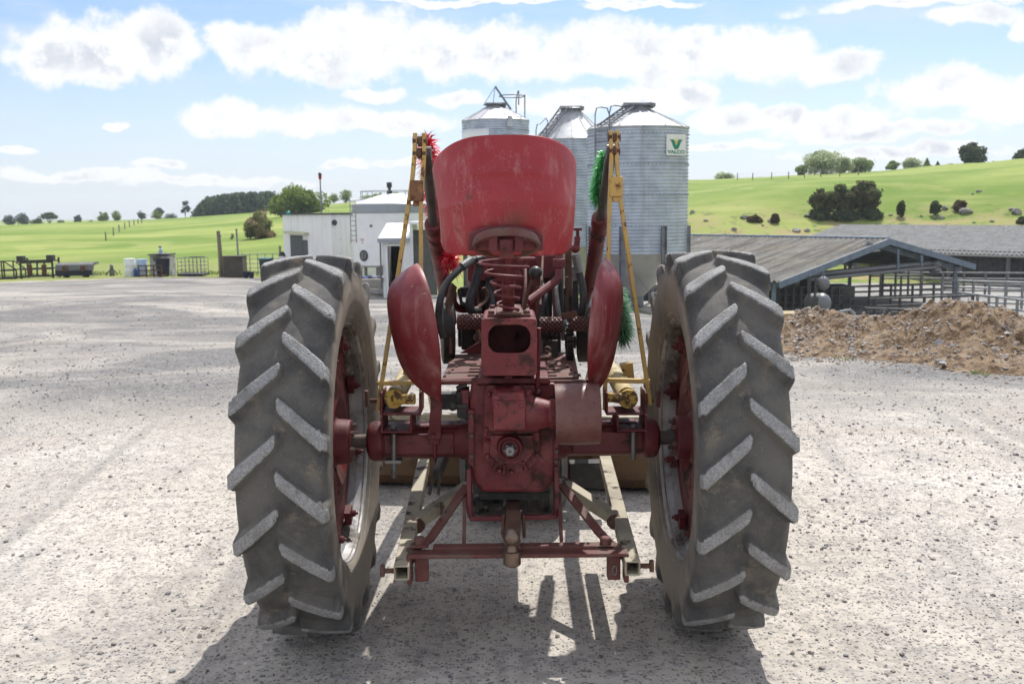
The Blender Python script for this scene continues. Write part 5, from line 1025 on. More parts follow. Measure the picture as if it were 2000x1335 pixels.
# ================================================================== SILOS
m_silo,nt,b=mk('corrugated_galvanised_steel'); k=NT(nt); v=k.coord('Object')
c=k.mix(k.ramp(k.noise(v,2.2,5,.65),.35,.7),(.49,.545,.63),(.35,.40,.47)); c=k.mix(k.math('MULTIPLY',k.ramp(k.noise(k.coord('Object',(2.5,2.5,.15)),2,5,.6),.5,.75),.5),c,(.25,.25,.25))
k.l(c,b.inputs['Base Color']); b.inputs['Metallic'].default_value=.12; b.inputs['Roughness'].default_value=.5
m_roof=M('silo_roof_sheet',(.46,.47,.49),.5,.35,(.34,.345,.36),3,.4,.7,(.26,.25,.24),8,.62,.1,bump=.05); m_ss=M('silo_fittings',(.20,.215,.24),.5,.4,(.14,.14,.15),5); m_hop=M('pale_hopper',(.52,.51,.49),.55,.1,(.42,.41,.40),2,.4,.7,bump=.04)
def silo(px,y,hwpx,eave,low,apex,lid,label,ladder_px=None,legs=8,basepx=None,lad_side=-1):
    o=P(px,400,y); r=hwpx/FPX*y; ze=P(px,eave,y).z; zl=P(px,low,y).z; za=P(px,apex,y).z; zlid=P(px,lid,y).z; zg=GP(px,y).z; O_=Vector((o.x,y,0))
    t=thing('feed_silo',Vector((o.x,y,zg)),label,'silo','feed silos')
    pitch=.088; n=int((ze-zl)/pitch); prof=[]
    for i in range(n*8+1):
        z=zl+(ze-zl)*i/(n*8); prof.append((z,r+(.019)*math.sin(i/8*2*math.pi)))
    obj('shell',MB().lathe(prof,O_,n=80),m_silo,t,smooth=60)
    rl=.20*r/.9
    obj('roof',MB().lathe([(ze-.01,r*1.015),(ze+.02,r*1.02),(za,rl*1.15)],O_,n=48),m_roof,t,smooth=20)
    mb=MB()
    for i in range(14):
        a=i/14*6.283+.2; p=O_+Vector((math.cos(a)*r*1.02,math.sin(a)*r*1.02,ze+.03)); q=O_+Vector((math.cos(a)*rl*1.15,math.sin(a)*rl*1.15,za+.01)); mb.bar(p,q,.03,.02)
    obj('roof_seams',mb,m_roof,t)
    obj('fill_lid',MB().lathe([(za-.03,rl*1.2),(za+.10,rl*1.2),(za+.10,rl*1.5),(zlid-.05,rl*1.5),(zlid,rl*1.4)],O_,n=24).box(O_+Vector((0,0,zlid+.02)),(rl*2.6,rl*.5,.05)).box(O_+Vector((rl*1.2,0,zlid-.04)),(rl*.5,rl*2,.09)),m_ss,t,.005)
    mb=MB()
    for zz in np.arange(zl+.75,ze,.78):
        for i in range(40):
            a=-i/40*3.1416; mb.box(O_+Vector((math.cos(a)*(r+.014),math.sin(a)*(r+.014),zz)),(.022,.022,.022))
    obj('seam_bolts',mb,m_ss,t)
    for i in range(legs):
        a=i/legs*6.283-1.5708+.38; e=Vector((math.cos(a),math.sin(a),0)); f=Vector((-e.y,e.x,0)); p=O_+e*(r+.045)
        Mx=Matrix((f,e,Vector((0,0,1)))).transposed(); zt_=zl+.75
        mb=MB().box(Vector((p.x,p.y,(zt_+zg)/2-.03)),(.13,.012,zt_-zg),Mx)
        for s in (-1,1): mb.box(Vector((p.x,p.y,(zt_+zg)/2-.03))+f*s*.065+e*.03,(.012,.06,zt_-zg),Mx)
        obj('leg',mb,m_ss,t)
        a2=(i+1)/legs*6.283-1.5708+.38; e2=Vector((math.cos(a2),math.sin(a2),0)); q=O_+e2*(r+.02)
        obj('brace',MB().bar(Vector((p.x,p.y,zl-.05)),Vector((q.x,q.y,zg+.12)),.05,.012),m_ss,t)
    obj('hopper',MB().lathe([(zg+.35,.16),(zl+.01,r*.985)],O_,n=48),m_hop,t,smooth=30); obj('outlet',MB().lathe([(zg+.1,.18),(zg+.42,.18)],O_,n=20),m_ss,t)
    # roof ladder with hoops, and wall ladder
    if ladder_px:
        a=R(ladder_px); e=Vector((math.cos(a),math.sin(a),0)); f=Vector((-e.y,e.x,0)); mb=MB(); lo=O_+e*(r*1.03)+Vector((0,0,ze+.05)); hi=O_+e*(rl*1.3)+Vector((0,0,za+.07))
        for s in (-1,1): mb.bar(lo+f*s*.2,hi+f*s*.2,.03,.045)
        for i in range(8): c=lo.lerp(hi,(i+.5)/8); mb.bar(c-f*.2,c+f*.2,.022,.022)
        obj('roof_ladder',mb,m_ss,t)
        for s in (-1,1):
            b0=O_+e*(r*1.04)+f*s*.25
            mb=MB().tube([b0+Vector((0,0,ze-.9)),b0+Vector((0,0,ze+.35)),b0+Vector((0,0,ze+.52))-e*.06,b0+Vector((0,0,ze+.55))-e*.2,lo.lerp(hi,.45)+f*s*.25+Vector((0,0,.25)),lo.lerp(hi,.55)+f*s*.25],.017,8); obj('hand_rail',mb,m_ss,t)
        mb=MB(); b0=O_+e*(r*1.06)
        for s in (-1,1): mb.bar(b0+f*s*.2+Vector((0,0,zg+.1)),b0+f*s*.2+Vector((0,0,ze)),.04,.03)
        for i in range(int((ze-zg)/.28)): z=zg+.25+i*.28; mb.tube([b0-f*.2+Vector((0,0,z)),b0+f*.2+Vector((0,0,z))],.014,6)
        obj('wall_ladder',mb,m_ss,t)
    return t,O_,r,ze,zl,zg
s3,O3,r3,ze3,zl3,zg3=silo(1245,27,96,254,493,216,204,'tall corrugated silo carrying a white sign with a green V, nearest of the three',-138)
s2,O2,r2,ze2,zl2,zg2=silo(1116,34,74,276,480,219,210,'corrugated silo with a roof ladder, standing between the other two',-140)
s1,O1,r1,ze1,zl1,zg1=silo(970,38,64,238,460,209,203,'corrugated silo with a tilted fill arm and railing on top, left of the three',None)
# fittings on the left silo roof
mb=MB(); zc=P(970,205,38).z; q=lambda px,row: P(px,row,38)
mb.bar(q(998,214),q(967,169),.07,.07).tube([q(967,170),q(944,206)],.012,6).tube([q(967,170),q(963,203)],.012,6); obj('fill_arm',mb,m_ss,s1)
mb=MB(); 
for a,b_,c in ((1008,196,222),(1025,185,230),(1013,176,205)): mb.tube([q(a,b_ if a!=1013 else 178),q(a,c)],.022,8)
mb.tube([P(1000+math.cos(g*.3927)*25,188+math.sin(g*.3927)*3,38+math.sin(g*.3927)*.45) for g in range(17)],.02,8).tube([q(1008,196),q(1011,180),q(1013,177)],.02,8); obj('top_railing',mb,m_ss,s1)
obj('inspection_hatch',MB().box(P(996,241,36.8),(.22,.06,.22)).lathe([(0,.10),(.04,.10)],P(996,231,36.85),(0,-1,0),16),m_roof,s1,.004)
mb=MB(); p0=O1+Vector((-r1*.95,-r1*.4,0)); 
for i in range(17):
    a=R(-150+i*5.5); 
pl=[]; 
for i in range(14):
    a=R(-165+i*5); pl.append(O1+Vector((math.cos(a)*(r1+.022),math.sin(a)*(r1+.022),0)))
z1_=P(930,262,37).z; z0_=P(930,252,37).z
vs=[p+Vector((0,0,z1_-.4)) for p in pl]+[p+Vector((0,0,z0_)) for p in pl]; mb.add(vs,[(i,i+1,14+i+1,14+i) for i in range(13)]); o_=obj('white_banner',mb,m_pwhite,s1); q_=o_.modifiers.new('t','SOLIDIFY'); q_.thickness=.006
# sign
a=-math.pi/2+math.asin((1303.5-1245)/97.0); a=a*.72+(-math.pi/2)*.28; e=Vector((math.cos(a),math.sin(a),0)); f=Vector((-e.y,e.x,0)); az_=math.asin((1303.5-1245)/97.0)-math.pi/2
sc=O3+Vector((math.cos(az_),math.sin(az_),0))*(r3+.06)+Vector((0,0,P(1303,283.5,26).z)); SW,SH=.60,.53
Mx=Matrix((f,Vector((0,0,1)),e)).transposed()
sg=obj('sign_board',MB().box(sc,(SW,SH,.012),Mx),m_pwhite,s3,.003)
m_sg=M('sign_green',(.02,.22,.15),.5,bump=0); m_sy=M('sign_yellow',(.62,.50,.12),.5,bump=0)
def flat(mb,pts2): mb.prism([sc+e*.0065+f*x+Vector((0,0,z)) for x,z in pts2],e*.004)
mb=MB()
for s in (-1,1):
    flat(mb,[(s*.21,.13),(s*.07,.13),(s*.03,.03),(s*.0,-.02),(s*.0,-.115),(s*.05,-.115),(s*.10,-.04),(s*.135,.05),(s*.155,.085)])
    flat(mb,[(s*.02,.02),(s*.055,.10),(s*.06,.105),(s*.035,-.02)])
obj('emblem',mb,m_sg,sg,smooth=None)
mb=MB()
for i in range(9):
    g=math.pi*(.08+.84*i/8); mb.prism([sc+e*.0062+f*x+Vector((0,0,z+.03)) for x,z in ((math.cos(g)*.07-math.sin(g)*.006,math.sin(g)*.07+math.cos(g)*.006),(math.cos(g)*.07+math.sin(g)*.006,math.sin(g)*.07-math.cos(g)*.006),(math.cos(g)*.2,math.sin(g)*.18))],e*.002)
flat(mb,[(math.cos(g*.35)*.05,.07+math.sin(g*.35)*.05) for g in range(18)]); obj('sun_rays',mb,m_sy,sg,smooth=None)
cu=bpy.data.curves.new('lettering','FONT'); cu.body='VALCO'; cu.size=.15; cu.align_x='CENTER'; cu.align_y='CENTER'; cu.extrude=.002; cu.offset=.005
to=bpy.data.objects.new('lettering_source',cu); COL.objects.link(to); dg=bpy.context.evaluated_depsgraph_get(); me=bpy.data.meshes.new_from_object(to.evaluated_get(dg)); COL.objects.unlink(to); bpy.data.objects.remove(to)
lt=bpy.data.objects.new('lettering',me); COL.objects.link(lt); me.materials.append(m_sg); lt.parent=sg; 
mm=Mx.to_4x4(); mm.translation=sc+e*.010+Vector((0,0,-.185))-ORG[sg.name]; mm=mm@Matrix.Diagonal((1.08,.8,1,1)); lt.matrix_local=mm
# pad under the silos
a=P(1165,600,25.2); zz=zg3+.06; mb=MB().box((O3.x-.6,26.6,zz-.2),(6.2,4.2,.42)); obj('silo_pad',mb,m_conc,None,.02,label='long pale concrete slab under the silos',cat='concrete slab',org=(O3.x-.6,26.6,zz-.4))
# ================================================================== SHEDS ON THE RIGHT
FZ=-4.45
m_fib,nt,b=mk('lichened_fibre_cement_roof'); k=NT(nt); v=k.coord('Object'); c=k.mix(k.ramp(k.noise(v,.8,6,.65),.35,.68),(.13,.124,.112),(.205,.195,.17)); c=k.mix(k.ramp(k.noise(v,3.5,4,.7),.64,.70),c,(.42,.41,.38)); c=k.mix(k.math('MULTIPLY',k.ramp(k.noise(v,.35,4,.6),.5,.7),.5),c,(.23,.18,.09)); c=k.mix(k.ramp(k.noise(v,2.1,4,.7),.66,.73),c,(.05,.045,.04))
ga_=k.n('ShaderNodeVectorMath',operation='DOT_PRODUCT'); k.l(v,ga_.inputs[0]); gb_=k.n('ShaderNodeVectorMath',operation='DOT_PRODUCT'); k.l(v,gb_.inputs[0]); gc_=k.n('ShaderNodeCombineXYZ'); k.l(k.math('MULTIPLY',ga_.outputs['Value'],2.6),gc_.inputs[0]); k.l(k.math('MULTIPLY',gb_.outputs['Value'],.16),gc_.inputs[1])
c=k.mix(k.math('MULTIPLY',k.ramp(k.noise(gc_.outputs[0],1,4,.6),.47,.60),.75),c,(.065,.058,.05)); c=k.mix(k.math('MULTIPLY',k.ramp(k.noise(v,5.5,3,.7),.66,.72),.8),c,(.42,.41,.38))
k.l(c,b.inputs['Base Color']); b.inputs['Roughness'].default_value=.9; k.bump(k.noise(v,8,5),.3,.02,b); ROOFDIR=(ga_,gb_)
m_fib2=M('grey_fibre_roof',(.17,.175,.175),.85,0,(.115,.115,.11),1.2,.4,.7,speck=(.33,.33,.32),ss=4,st=.63,bump=.2,bs=9)
m_beam=M('blue_grey_steel_beam',(.14,.18,.235),.5,0,(.11,.14,.18),2); m_slat=M('dark_cladding',(.035,.036,.036),.8,0,(.06,.058,.055),3); m_milk=M('stainless',(.16,.165,.175),.4,.3)
def corr_roof(mb,e0,e1,rd,up,pitch=.34,amp=.06,th=.03):       # corrugated slope: eave line e0-e1, ridge offset rd
    e0=Vector(e0);e1=Vector(e1);rd=Vector(rd); L=(e1-e0).length; n=int(L/pitch)*6; vs=[]; up=Vector(up)
    for i in range(n+1):
        w=up*(amp*math.sin(i/6*6.283)); p=e0.lerp(e1,i/n)+w; vs += [p,p+rd]
    b0=len(vs)
    for i in range(n+1): vs += [vs[2*i]-up*th,vs[2*i+1]-up*th]
    fs=[]
    for i in range(n): fs += [(2*i,2*i+2,2*i+3,2*i+1),(b0+2*i,b0+2*i+1,b0+2*i+3,b0+2*i+2),(2*i,b0+2*i,b0+2*i+2,2*i+2)]
    mb.add(vs,fs)
ZE=-2.0; ZR=-.12
EL=PZ(1513,549,ZE); ER=PZ(1889,516,ZE); gx=(ER-EL); gx.z=0; GW=gx.length; gx.normalize(); gy=Vector((-gx.y,gx.x,0)); ROOFDIR[0].inputs[1].default_value=tuple(gy); ROOFDIR[1].inputs[1].default_value=tuple(gx); AP=(EL+ER)/2; AP.z=ZR; LEN=26
t=thing('milking_shed',Vector((AP.x,AP.y,FZ)),'open-ended milking shed with a lichened brown corrugated gable roof and steel gable beams','shed')
obj('roof_slope',(lambda mb:(corr_roof(mb,EL-gy*.4,EL+gy*LEN,AP-EL,(0,0,1)),mb)[1])(MB()),m_fib,t,smooth=50)
obj('roof_slope',(lambda mb:(corr_roof(mb,ER-gy*.4,ER+gy*LEN,AP-ER,(0,0,1)),mb)[1])(MB()),m_fib,t,smooth=50)
obj('ridge_cap',MB().tube([AP-gy*.4+Vector((0,0,.04)),AP+gy*LEN+Vector((0,0,.04))],.10,8),m_beam,t)
mb=MB().bar(EL-gy*.45-gx*.2+Vector((0,0,-.16)),AP-gy*.45+Vector((0,0,-.14)),.06,.36).bar(ER-gy*.45+gx*.2+Vector((0,0,-.16)),AP-gy*.45+Vector((0,0,-.14)),.06,.34); obj('gable_beam',mb,m_beam,t)
mb=MB()
for j in range(4):
    y_=gy*(.4+j*7.5); mb.bar(EL+y_+Vector((0,0,-.35)),AP+y_+Vector((0,0,-.35)),.15,.3).bar(ER+y_+Vector((0,0,-.35)),AP+y_+Vector((0,0,-.35)),.15,.3)
for q in np.linspace(.08,.92,7):
    for E_ in (EL,ER): mb.bar(E_.lerp(AP,q)+Vector((0,0,-.2)),E_.lerp(AP,q)+gy*LEN+Vector((0,0,-.2)),.08,.15)
obj('rafters',mb,m_beam,t)
for E_ in (EL+gx*.35,ER-gx*.9):
    for j in range(4): b_=E_+gy*(.3+j*7.5); obj('post',MB().bar(Vector((b_.x,b_.y,FZ-.2)),b_+Vector((0,0,-.1)),.2,.2,(0,1,0)),m_beam,t)
p=EL+gx*2.2+Vector((0,0,-.35)); q_=EL+gx*(GW*.80)+Vector((0,0,.05)); p=P(1545,541,53); q_=P(1822,513,61)
mb=MB().tube([p,q_],.17,16); obj('vacuum_pipe',mb,m_milk,t); mb=MB().tube([P(1582,546,53),P(1832,521,61)],.10,12).ball(P(1826,514,61),.40,12,(1,.8,.7)).ball(P(1826,527,61),.35,12,(1.2,.8,.6)).ball(P(1552,549,53),.28,12); obj('milk_line',mb,m_milk,t)
mb=MB()
for px,r0,r1 in ((1603,520,540),(1651,497,532),(1754,487,525),(1800,499,520)): mb.bar(P(px,r0,57),P(px,r1,57),.12,.12,(0,1,0))
obj('hangers',mb,m_beam,t)
obj('flood_lamp',MB().box(P(1697,481,56),(.5,.3,.42),Matrix.Rotation(.5,3,'Y')),m_milk,t,.02); obj('strip_light',MB().bar(P(1670,492,58),P(1718,489,58.5),.15,.1),m_pwhite,t)
# floor
fl=[EL-gx*4-gy*12,ER+gx*24-gy*12,ER+gx*24+gy*40,EL-gx*4+gy*40]; mb=MB().prism([Vector((q.x,q.y,FZ)) for q in fl],(0,0,-.15)); obj('concrete_yard',mb,M('washed_concrete',(.27,.26,.24),.9,0,(.17,.16,.145),.6,.4,.7,bump=.1,bs=6),None,smooth=None,kind='structure')
# interior gear
def at(px,row,z): return PZ(px,row,z)
bx=P(1643,568,54); t=thing('pit_canopy',Vector((bx.x,54,FZ)),'black box-like machine with an open bay under the shed roof','milking machine'); w=(P(1668,568,54).x-P(1606,568,54).x); zt_=P(1640,559,54).z; zb_=P(1640,592,54).z
obj('casing',MB().box((bx.x-.1,55,(zt_+zb_)/2),(w,2.0,zt_-zb_)),m_blk,t,.05); mb=MB()
for s in (-1,1):
    for y_ in (54.2,55.8): mb.bar((bx.x-.1+s*w*.45,y_,zb_),(bx.x-.1+s*w*.45,y_,FZ),.08,.08,(0,1,0))
obj('stand',mb,m_blk,t)
a=P(1572,589,49.5);c=P(1610,591,49.5); t=thing('receiver_tank',(a+c)/2,'dark horizontal tank with a pale domed end inside the milking shed','tank'); obj('body',MB().lathe([(0,.2),(.15,.42),((c-a).length-.25,.48)],a,(c-a),24),m_blk,t); obj('end_dome',MB().ball(c+Vector((-.15,-.1,0)),.50,18,(.9,1,1)),m_milk,t); mb=MB()
for q in (.25,.75): p=a.lerp(c,q); mb.bar(p,Vector((p.x,p.y,FZ-.0)),.12,.12,(0,1,0))
mb.tube([a+Vector((.2,0,.4)),a+Vector((.2,0,1.3))],.09,10).tube([a+Vector((.5,0,.4)),a+Vector((.5,0,1.2))],.06,10); obj('stand',mb,m_blk,t)
p=P(1608,553,52); t=thing('milk_receiver',p,'pale round milk receiver hanging above the dark tank','receiver'); obj('bowl',MB().ball(p,.34,18,(1,1,1.1)),m_milk,t); obj('hanger',MB().tube([p,p+Vector((0,0,1.0))],.04,8),m_beam,t)
t=thing('bail_frame',P(1560,590,51),'row of dark pipe milking bails behind the left post of the shed','milking bails'); mb=MB()
for i in range(9):
    x=1520+i*15; p=P(x,560,52+.2*i); mb.bar(p,Vector((p.x,p.y,FZ)),.10,.10,(0,1,0)); p2=p+Vector((.3,.6,-.5)); mb.tube([p,p2,Vector((p2.x,p2.y,FZ))],.04,6)
for r in (560,575,590,604): mb.bar(P(1505,r,52),P(1650,r+2,54),.08,.09)
mb.box(P(1530,572,56),(4.0,.2,1.6)); obj('bails',mb,m_blk,t)
def rails(name,A,B,zs,posts,label,mat,r=.06,pr=.085,group='pipe rails round the cow yard',zfloor=FZ,cap=0):
    A=Vector(A);B=Vector(B); t=thing(name,Vector((A.x,A.y,zfloor)),label,'pipe rail',group); mb=MB()
    for z in zs: mb.tube([Vector((A.x,A.y,zfloor+z)),Vector((B.x,B.y,zfloor+z))],r,8)
    obj('rails',mb,mat,t)
    for i in range(posts): p=A.lerp(B,i/(posts-1)); obj('post',MB().tube([Vector((p.x,p.y,zfloor-.1)),Vector((p.x,p.y,zfloor+max(zs)+cap+.05))],pr,8),mat,t)
    return t
zf=FZ
e=lambda px,row: PZ(px,row,zf+1.2)
rails('yard_rail',PZ(1660,585,zf+1.2),PZ(1900,577,zf+1.2),(.4,.8,1.2),6,'dark pipe rail across the concrete floor inside the milking shed',m_blk)
rails('yard_rail',PZ(1655,560,zf+1.2),PZ(1865,552,zf+1.2),(.5,.85,1.2),6,'pipe rail along the far side of the shed floor',m_grey)
rails('yard_rail',PZ(1720,543,zf+1.2),PZ(2010,545,zf+1.2),(.4,.8,1.2,1.6),8,'tall grey pipe rail in front of the dark shed wall',m_grey)
rails('yard_rail',PZ(1840,560,zf+1.2),PZ(2030,566,zf+1.2),(.35,.75,1.2,1.6),7,'grey stock rail crossing between the shed posts and the dark wall',m_galv)
rails('yard_rail',PZ(1874,571,zf+1.2),PZ(2030,590,zf+1.2),(.2,.65,1.2),5,'shiny galvanised double rail nearest the dirt heap at the right edge',m_galv,.06)
rails('yard_rail',PZ(1690,602,zf+1.0),PZ(1868,607,zf+1.0),(.5,1.0),5,'low dark rail just behind the crest of the dirt heap',m_blk)
rails('yard_rail',PZ(1700,519,zf+2.2),PZ(1800,516,zf+2.2),(.8,1.5,2.2),5,'thin rails at the open far end of the milking shed',m_grey)
t=thing('bent_rail',PZ(1640,610,zf+.7),'bent grey pipe barrier standing behind the timber block','barrier'); mb=MB().tube([P(1614,622,44),P(1616,613,44),P(1660,605,44.5),P(1668,612,44.5),P(1668,625,44.5)],.07,10).tube([P(1640,607,44),P(1625,622,44)],.05,8); obj('pipe',mb,m_galv,t); obj('top_rail',MB().tube([P(1655,619,43),P(1726,620,43)],.09,10),m_galv,t)
t=thing('rail_hoop',PZ(1735,610,zf+.7),'dark hooped pipe gate stop behind the dirt heap','barrier'); obj('hoop',MB().tube([P(1722,622,47),P(1722,607,47),P(1730,605,47),P(1740,609,47),P(1744,622,47)],.05,8).tube([P(1770,622,47),P(1770,608,47),P(1780,603,47),P(1860,600,48)],.05,8),m_blk,t)
# second shed
ZE2=-2.05; ZR2=-.05; A2=PZ(1790,492,ZE2); B2=PZ(2000,498,ZE2); dir2=(B2-A2); dir2.z=0; dir2.normalize(); dep2=Vector((-dir2.y,dir2.x,0)); RL=PZ(1642,438.5,ZR2)
A2=A2-dir2*14; B2=B2+dir2*30; rdep=(RL-A2).dot(dep2); A2=A2+dir2*((RL-A2).dot(dir2)); rd=dep2*rdep+Vector((0,0,ZR2-ZE2))
t=thing('cattle_shed',Vector((A2.x,A2.y,FZ)),'long grey corrugated roofed shed with dark slatted walls behind the milking shed','shed')
obj('roof_slope',(lambda mb:(corr_roof(mb,A2,B2,rd,(0,0,1),.36,.05),mb)[1])(MB()),m_fib2,t,smooth=50)
obj('roof_slope',MB().prism([A2+rd,B2+rd,B2+rd*1.0+dep2*rdep+Vector((0,0,ZE2-ZR2)),A2+rd+dep2*rdep+Vector((0,0,ZE2-ZR2))],(0,0,-.04)),m_fib2,t)
obj('fascia',MB().bar(A2+Vector((0,0,-.12))-dep2*.05,B2+Vector((0,0,-.12))-dep2*.05,.06,.16),M('pale_fascia',(.30,.29,.27),.8),t)
mb=MB(); ribbed(mb,Vector((A2.x,A2.y,0))+dep2*.7+dir2*11,Vector((B2.x,B2.y,0))+dep2*.7,FZ-.1,ZE2+.2,-dep2,.4,.05); obj('slatted_wall',mb,m_slat,t,smooth=None)
mb=MB().bar(Vector((A2.x,A2.y,FZ+.2))+dep2*.6+dir2*11,Vector((B2.x,B2.y,FZ+.2))+dep2*.6,.2,.45); obj('base_wall',mb,m_concd,t)
L2=(B2-A2).length
for i in range(11): p=A2+dir2*(L2*(i+.5)/11)+dep2*.3; obj('post',MB().bar(Vector((p.x,p.y,FZ)),p+Vector((0,0,.0)),.22,.22,(0,1,0)),m_grey,t)
# timber block
a=P(1540,627,17.5); t=None; w=P(1572,625,17.5).x-P(1528,625,17.5).x
obj('timber_block',MB().box((P(1550,622,17.5).x,17.8,P(1550,622,17.5).z),(w,.5,.17),Matrix.Rotation(.12,3,'Z')),M('sawn_timber',(.34,.27,.15),.8,0,(.27,.21,.12),6,scl=(.3,3,3)),None,.008,label='squared pale timber block at the left end of the dirt heap',cat='timber block',org=(P(1550,622,17.5).x,17.8,P(1550,630,17.5).z))
# ================================================================== RIGHT HILL
G2='trees on the right hilltop'
for px,row,d,h,w,m,l,f,dn in ((1414,346,200,8,40,lf_pale,'low pale bush on the hilltop left of the tree clump','bush',1),(1565,341,195,18,26,lf_mid,'small tree at the left foot of the large pale tree','round',1.2),(1606,342,195,48,78,lf_pale,'largest rounded pale silvery tree on the hilltop','round',4),(1648,341,195,34,40,lf_pale,'pale tree merging with the right side of the largest one','round',2),(1680,338,200,26,52,lf_mid,'green rounded tree at the right end of the left hilltop clump','round',2),(1742,334,200,20,30,lf_mid,'light green open tree, first of the middle row','open',1.5),(1778,332,200,22,40,lf_pale,'pale tree between the open tree and the small conifers','round',1.6),(1810,330,195,20,20,lf_mid,'small pointed conifer left of the tiny dark one','pine',1),(1831,329,190,13,11,lf_dark,'tiny dark conifer on the skyline','pine',1),(1897,325,185,47,57,lf_dark,'big dark green tree standing alone on the right skyline','round',4),(1941,324,185,11,14,lf_dark,'very small dark tree right of the big dark one','bush',1),(1999,324,180,28,34,lf_dark,'dark tree cut by the right edge of the skyline','round',1.5),(1858,325,180,7,14,lf_mid,'low scrub left of the big dark tree','bush',.6)):
    ft(px,row,d,h,w,m,l,f,group=G2,dens=dn,trunk=.08,leaf=.20)
fp=[hit(px,row+1) for px,row in ((1440,350),(1470,350),(1507,349),(1540,348),(1571,346.5),(1603,345),(1640,343.5),(1676,341))]
t=thing('hilltop_fence',fp[0],'post and wire fence along the hilltop skyline','fence')
for p in fp: obj('post',MB().bar(p-Vector((0,0,.2)),p+Vector((0,0,1.15)),.14,.14,(0,1,0)),m_wood,t)
obj('wires',MB().tube([p+Vector((0,0,1.0)) for p in fp],.01,4).tube([p+Vector((0,0,.5)) for p in fp],.01,4),m_galv,t)
G3='dark trees on the right hillside'
for px,row,h,w,l,s in ((1608,424,58,48,'leftmost lower tree of the dark hillside clump',21),(1643,424,68,56,'middle tree of the dark hillside clump',22),(1684,423,72,64,'tallest right-hand tree of the dark hillside clump',23)):
    ft(px,row,None,h,w,lf_brown,l,'round',seed=s,group=G3,dens=3.0,trunk=.12,leaf=.17)
for px,row,h,w,m,l in ((1600,427,20,44,lf_dark,'dark undergrowth under the left of the hillside clump'),(1648,428,20,60,lf_dark,'dark undergrowth under the middle of the hillside clump'),(1700,426,20,50,lf_dark,'dark undergrowth under the right of the hillside clump')):
    ft(px,row,None,h,w,m,l,'bush',name='undergrowth_bush',group='bushes under the hillside clump',cat='bush',dens=2,trunk=.01,leaf=.16)
for px,row,h,w,m,l,f in ((1514,436,26,16,lf_red,'dry brownish shrub on the slope left of the dark clump','bush'),(1759,424,36,18,lf_brown,'upright dark shrub right of the hillside clump','round'),(1826,421,32,20,lf_dark,'dark green upright shrub left of the big boulder','round'),(1876,412,24,26,lf_red,'dry reddish bush just behind the big boulder','bush'),(1998,436,14,26,lf_dark,'dark low bush at the right edge of the slope','bush'),(1474,433,12,30,lf_red,'low dry scrub among the rocks left of the brown shrub','bush')):
    ft(px,row,None,h,w,m,l,f,name='shrub',group='shrubs on the right hillside',cat='shrub',dens=1.6,trunk=.03,leaf=.13)
m_rock=M('lichened_hill_rock',(.17,.16,.145),.95,0,(.30,.285,.26),1.2,.42,.62,(.06,.055,.05),2.5,.58,.1,bump=.5,bs=6,bd=.05)
rk=[(1352,417,14,'grey rock nearest the silo on the slope'),(1378,432,10,'small rock right of the one nearest the silo'),(1455,427,19,'flat grey rock on the slope left of the dry scrub'),(1434,450,14,'pale rock just above the roof ridge, left one'),(1506,434,16,'dark rock at the foot of the brown shrub'),(1555,452,18,'pale round rock above the roof ridge left of the big shed roof'),(1575,452,14,'small rock right of the pale round one above the roof'),(1576,424,16,'grey rock at the left end of the dark clump'),(1597,427,18,'dark rock under the left of the clump'),(1680,427,18,'dark rock under the tallest tree'),(1740,421,10,'small grey rock below the upright dark shrub'),(1800,424,11,'small pale rock left of the twin rocks'),(1825,427,10,'left one of the twin rocks'),(1838,427,15,'right one of the twin rocks'),(1845,410,18,'flat dark rock right of the green shrub'),(1885,417,27,'biggest boulder on the slope, in front of the reddish bush'),(1913,375,12,'pale rock high on the slope'),(1900,380,9,'small rock just left of the pale high one'),(1936,434,11,'upright pale rock near the shed roof at right'),(1903,436,8,'thin upright stone near the shed roof'),(1988,417,24,'grey boulder near the right edge of the slope'),(1975,410,13,'small pale rock above the boulder at the right edge'),(1490,441,8,'tiny pale rock below the dry scrub')]
rg2=np.random.RandomState(4)
for i,(px,row,w,l) in enumerate(rk):
    p=hit(px,row); s=w/FPX*p.y*.56; vs,fs=ROCK[i%len(ROCK)]; a=rg2.rand()*6.28; rot=np.array([[math.cos(a),-math.sin(a),0],[math.sin(a),math.cos(a),0],[0,0,1]])
    V=(vs@rot)*s*np.array([1,1,1.05])+np.array(p)+[0,0,s*.22]; npobj('hill_rock',V,fs,m_rock,None,25,loc=tuple(p),label=l,cat='rock',group='rocks on the right hillside')
# grass tufts along the yard edges
def tufts(name,spots,n,hh,seed):
    rg=np.random.RandomState(seed); Vs=[]
    for (p,rad) in spots:
        for i in range(n):
            a=rg.rand()*6.28; r=rad*rg.rand()**.6; x=p.x+math.cos(a)*r; y=p.y+math.sin(a)*r; z=hz1(x,y)-.01; h=hh*(.5+rg.rand()); dx,dy=rg.randn(2)*h*.35; a2=rg.rand()*6.28; w=.006+h*.02; ex,ey=math.cos(a2)*w,math.sin(a2)*w
            Vs += [(x-ex,y-ey,z),(x+ex,y+ey,z),(x+dx*.4,y+dy*.4,z+h*.6),(x+dx,y+dy,z+h)]
    npobj(name,np.array(Vs),np.arange(len(Vs)).reshape(-1,4),leafmat('grass_blades',(.08,.14,.02),(.19,.24,.06)),None,kind='stuff')
sp=[]
for px in range(-40,560,9): sp.append((GP(px+rg.randn()*3,48.6+rg.rand()*3),.9))
tufts('edge_grass',sp,26,.17,3)
sp=[(GP(px,24.0+rg.rand()*.5),.5) for px in range(1225,1300,8)]+[(Vector((x,y,0)),.12) for x,y in ((4.05,12.0),(5.0,10.6))]
tufts('weed_tufts',sp,26,.06,5)
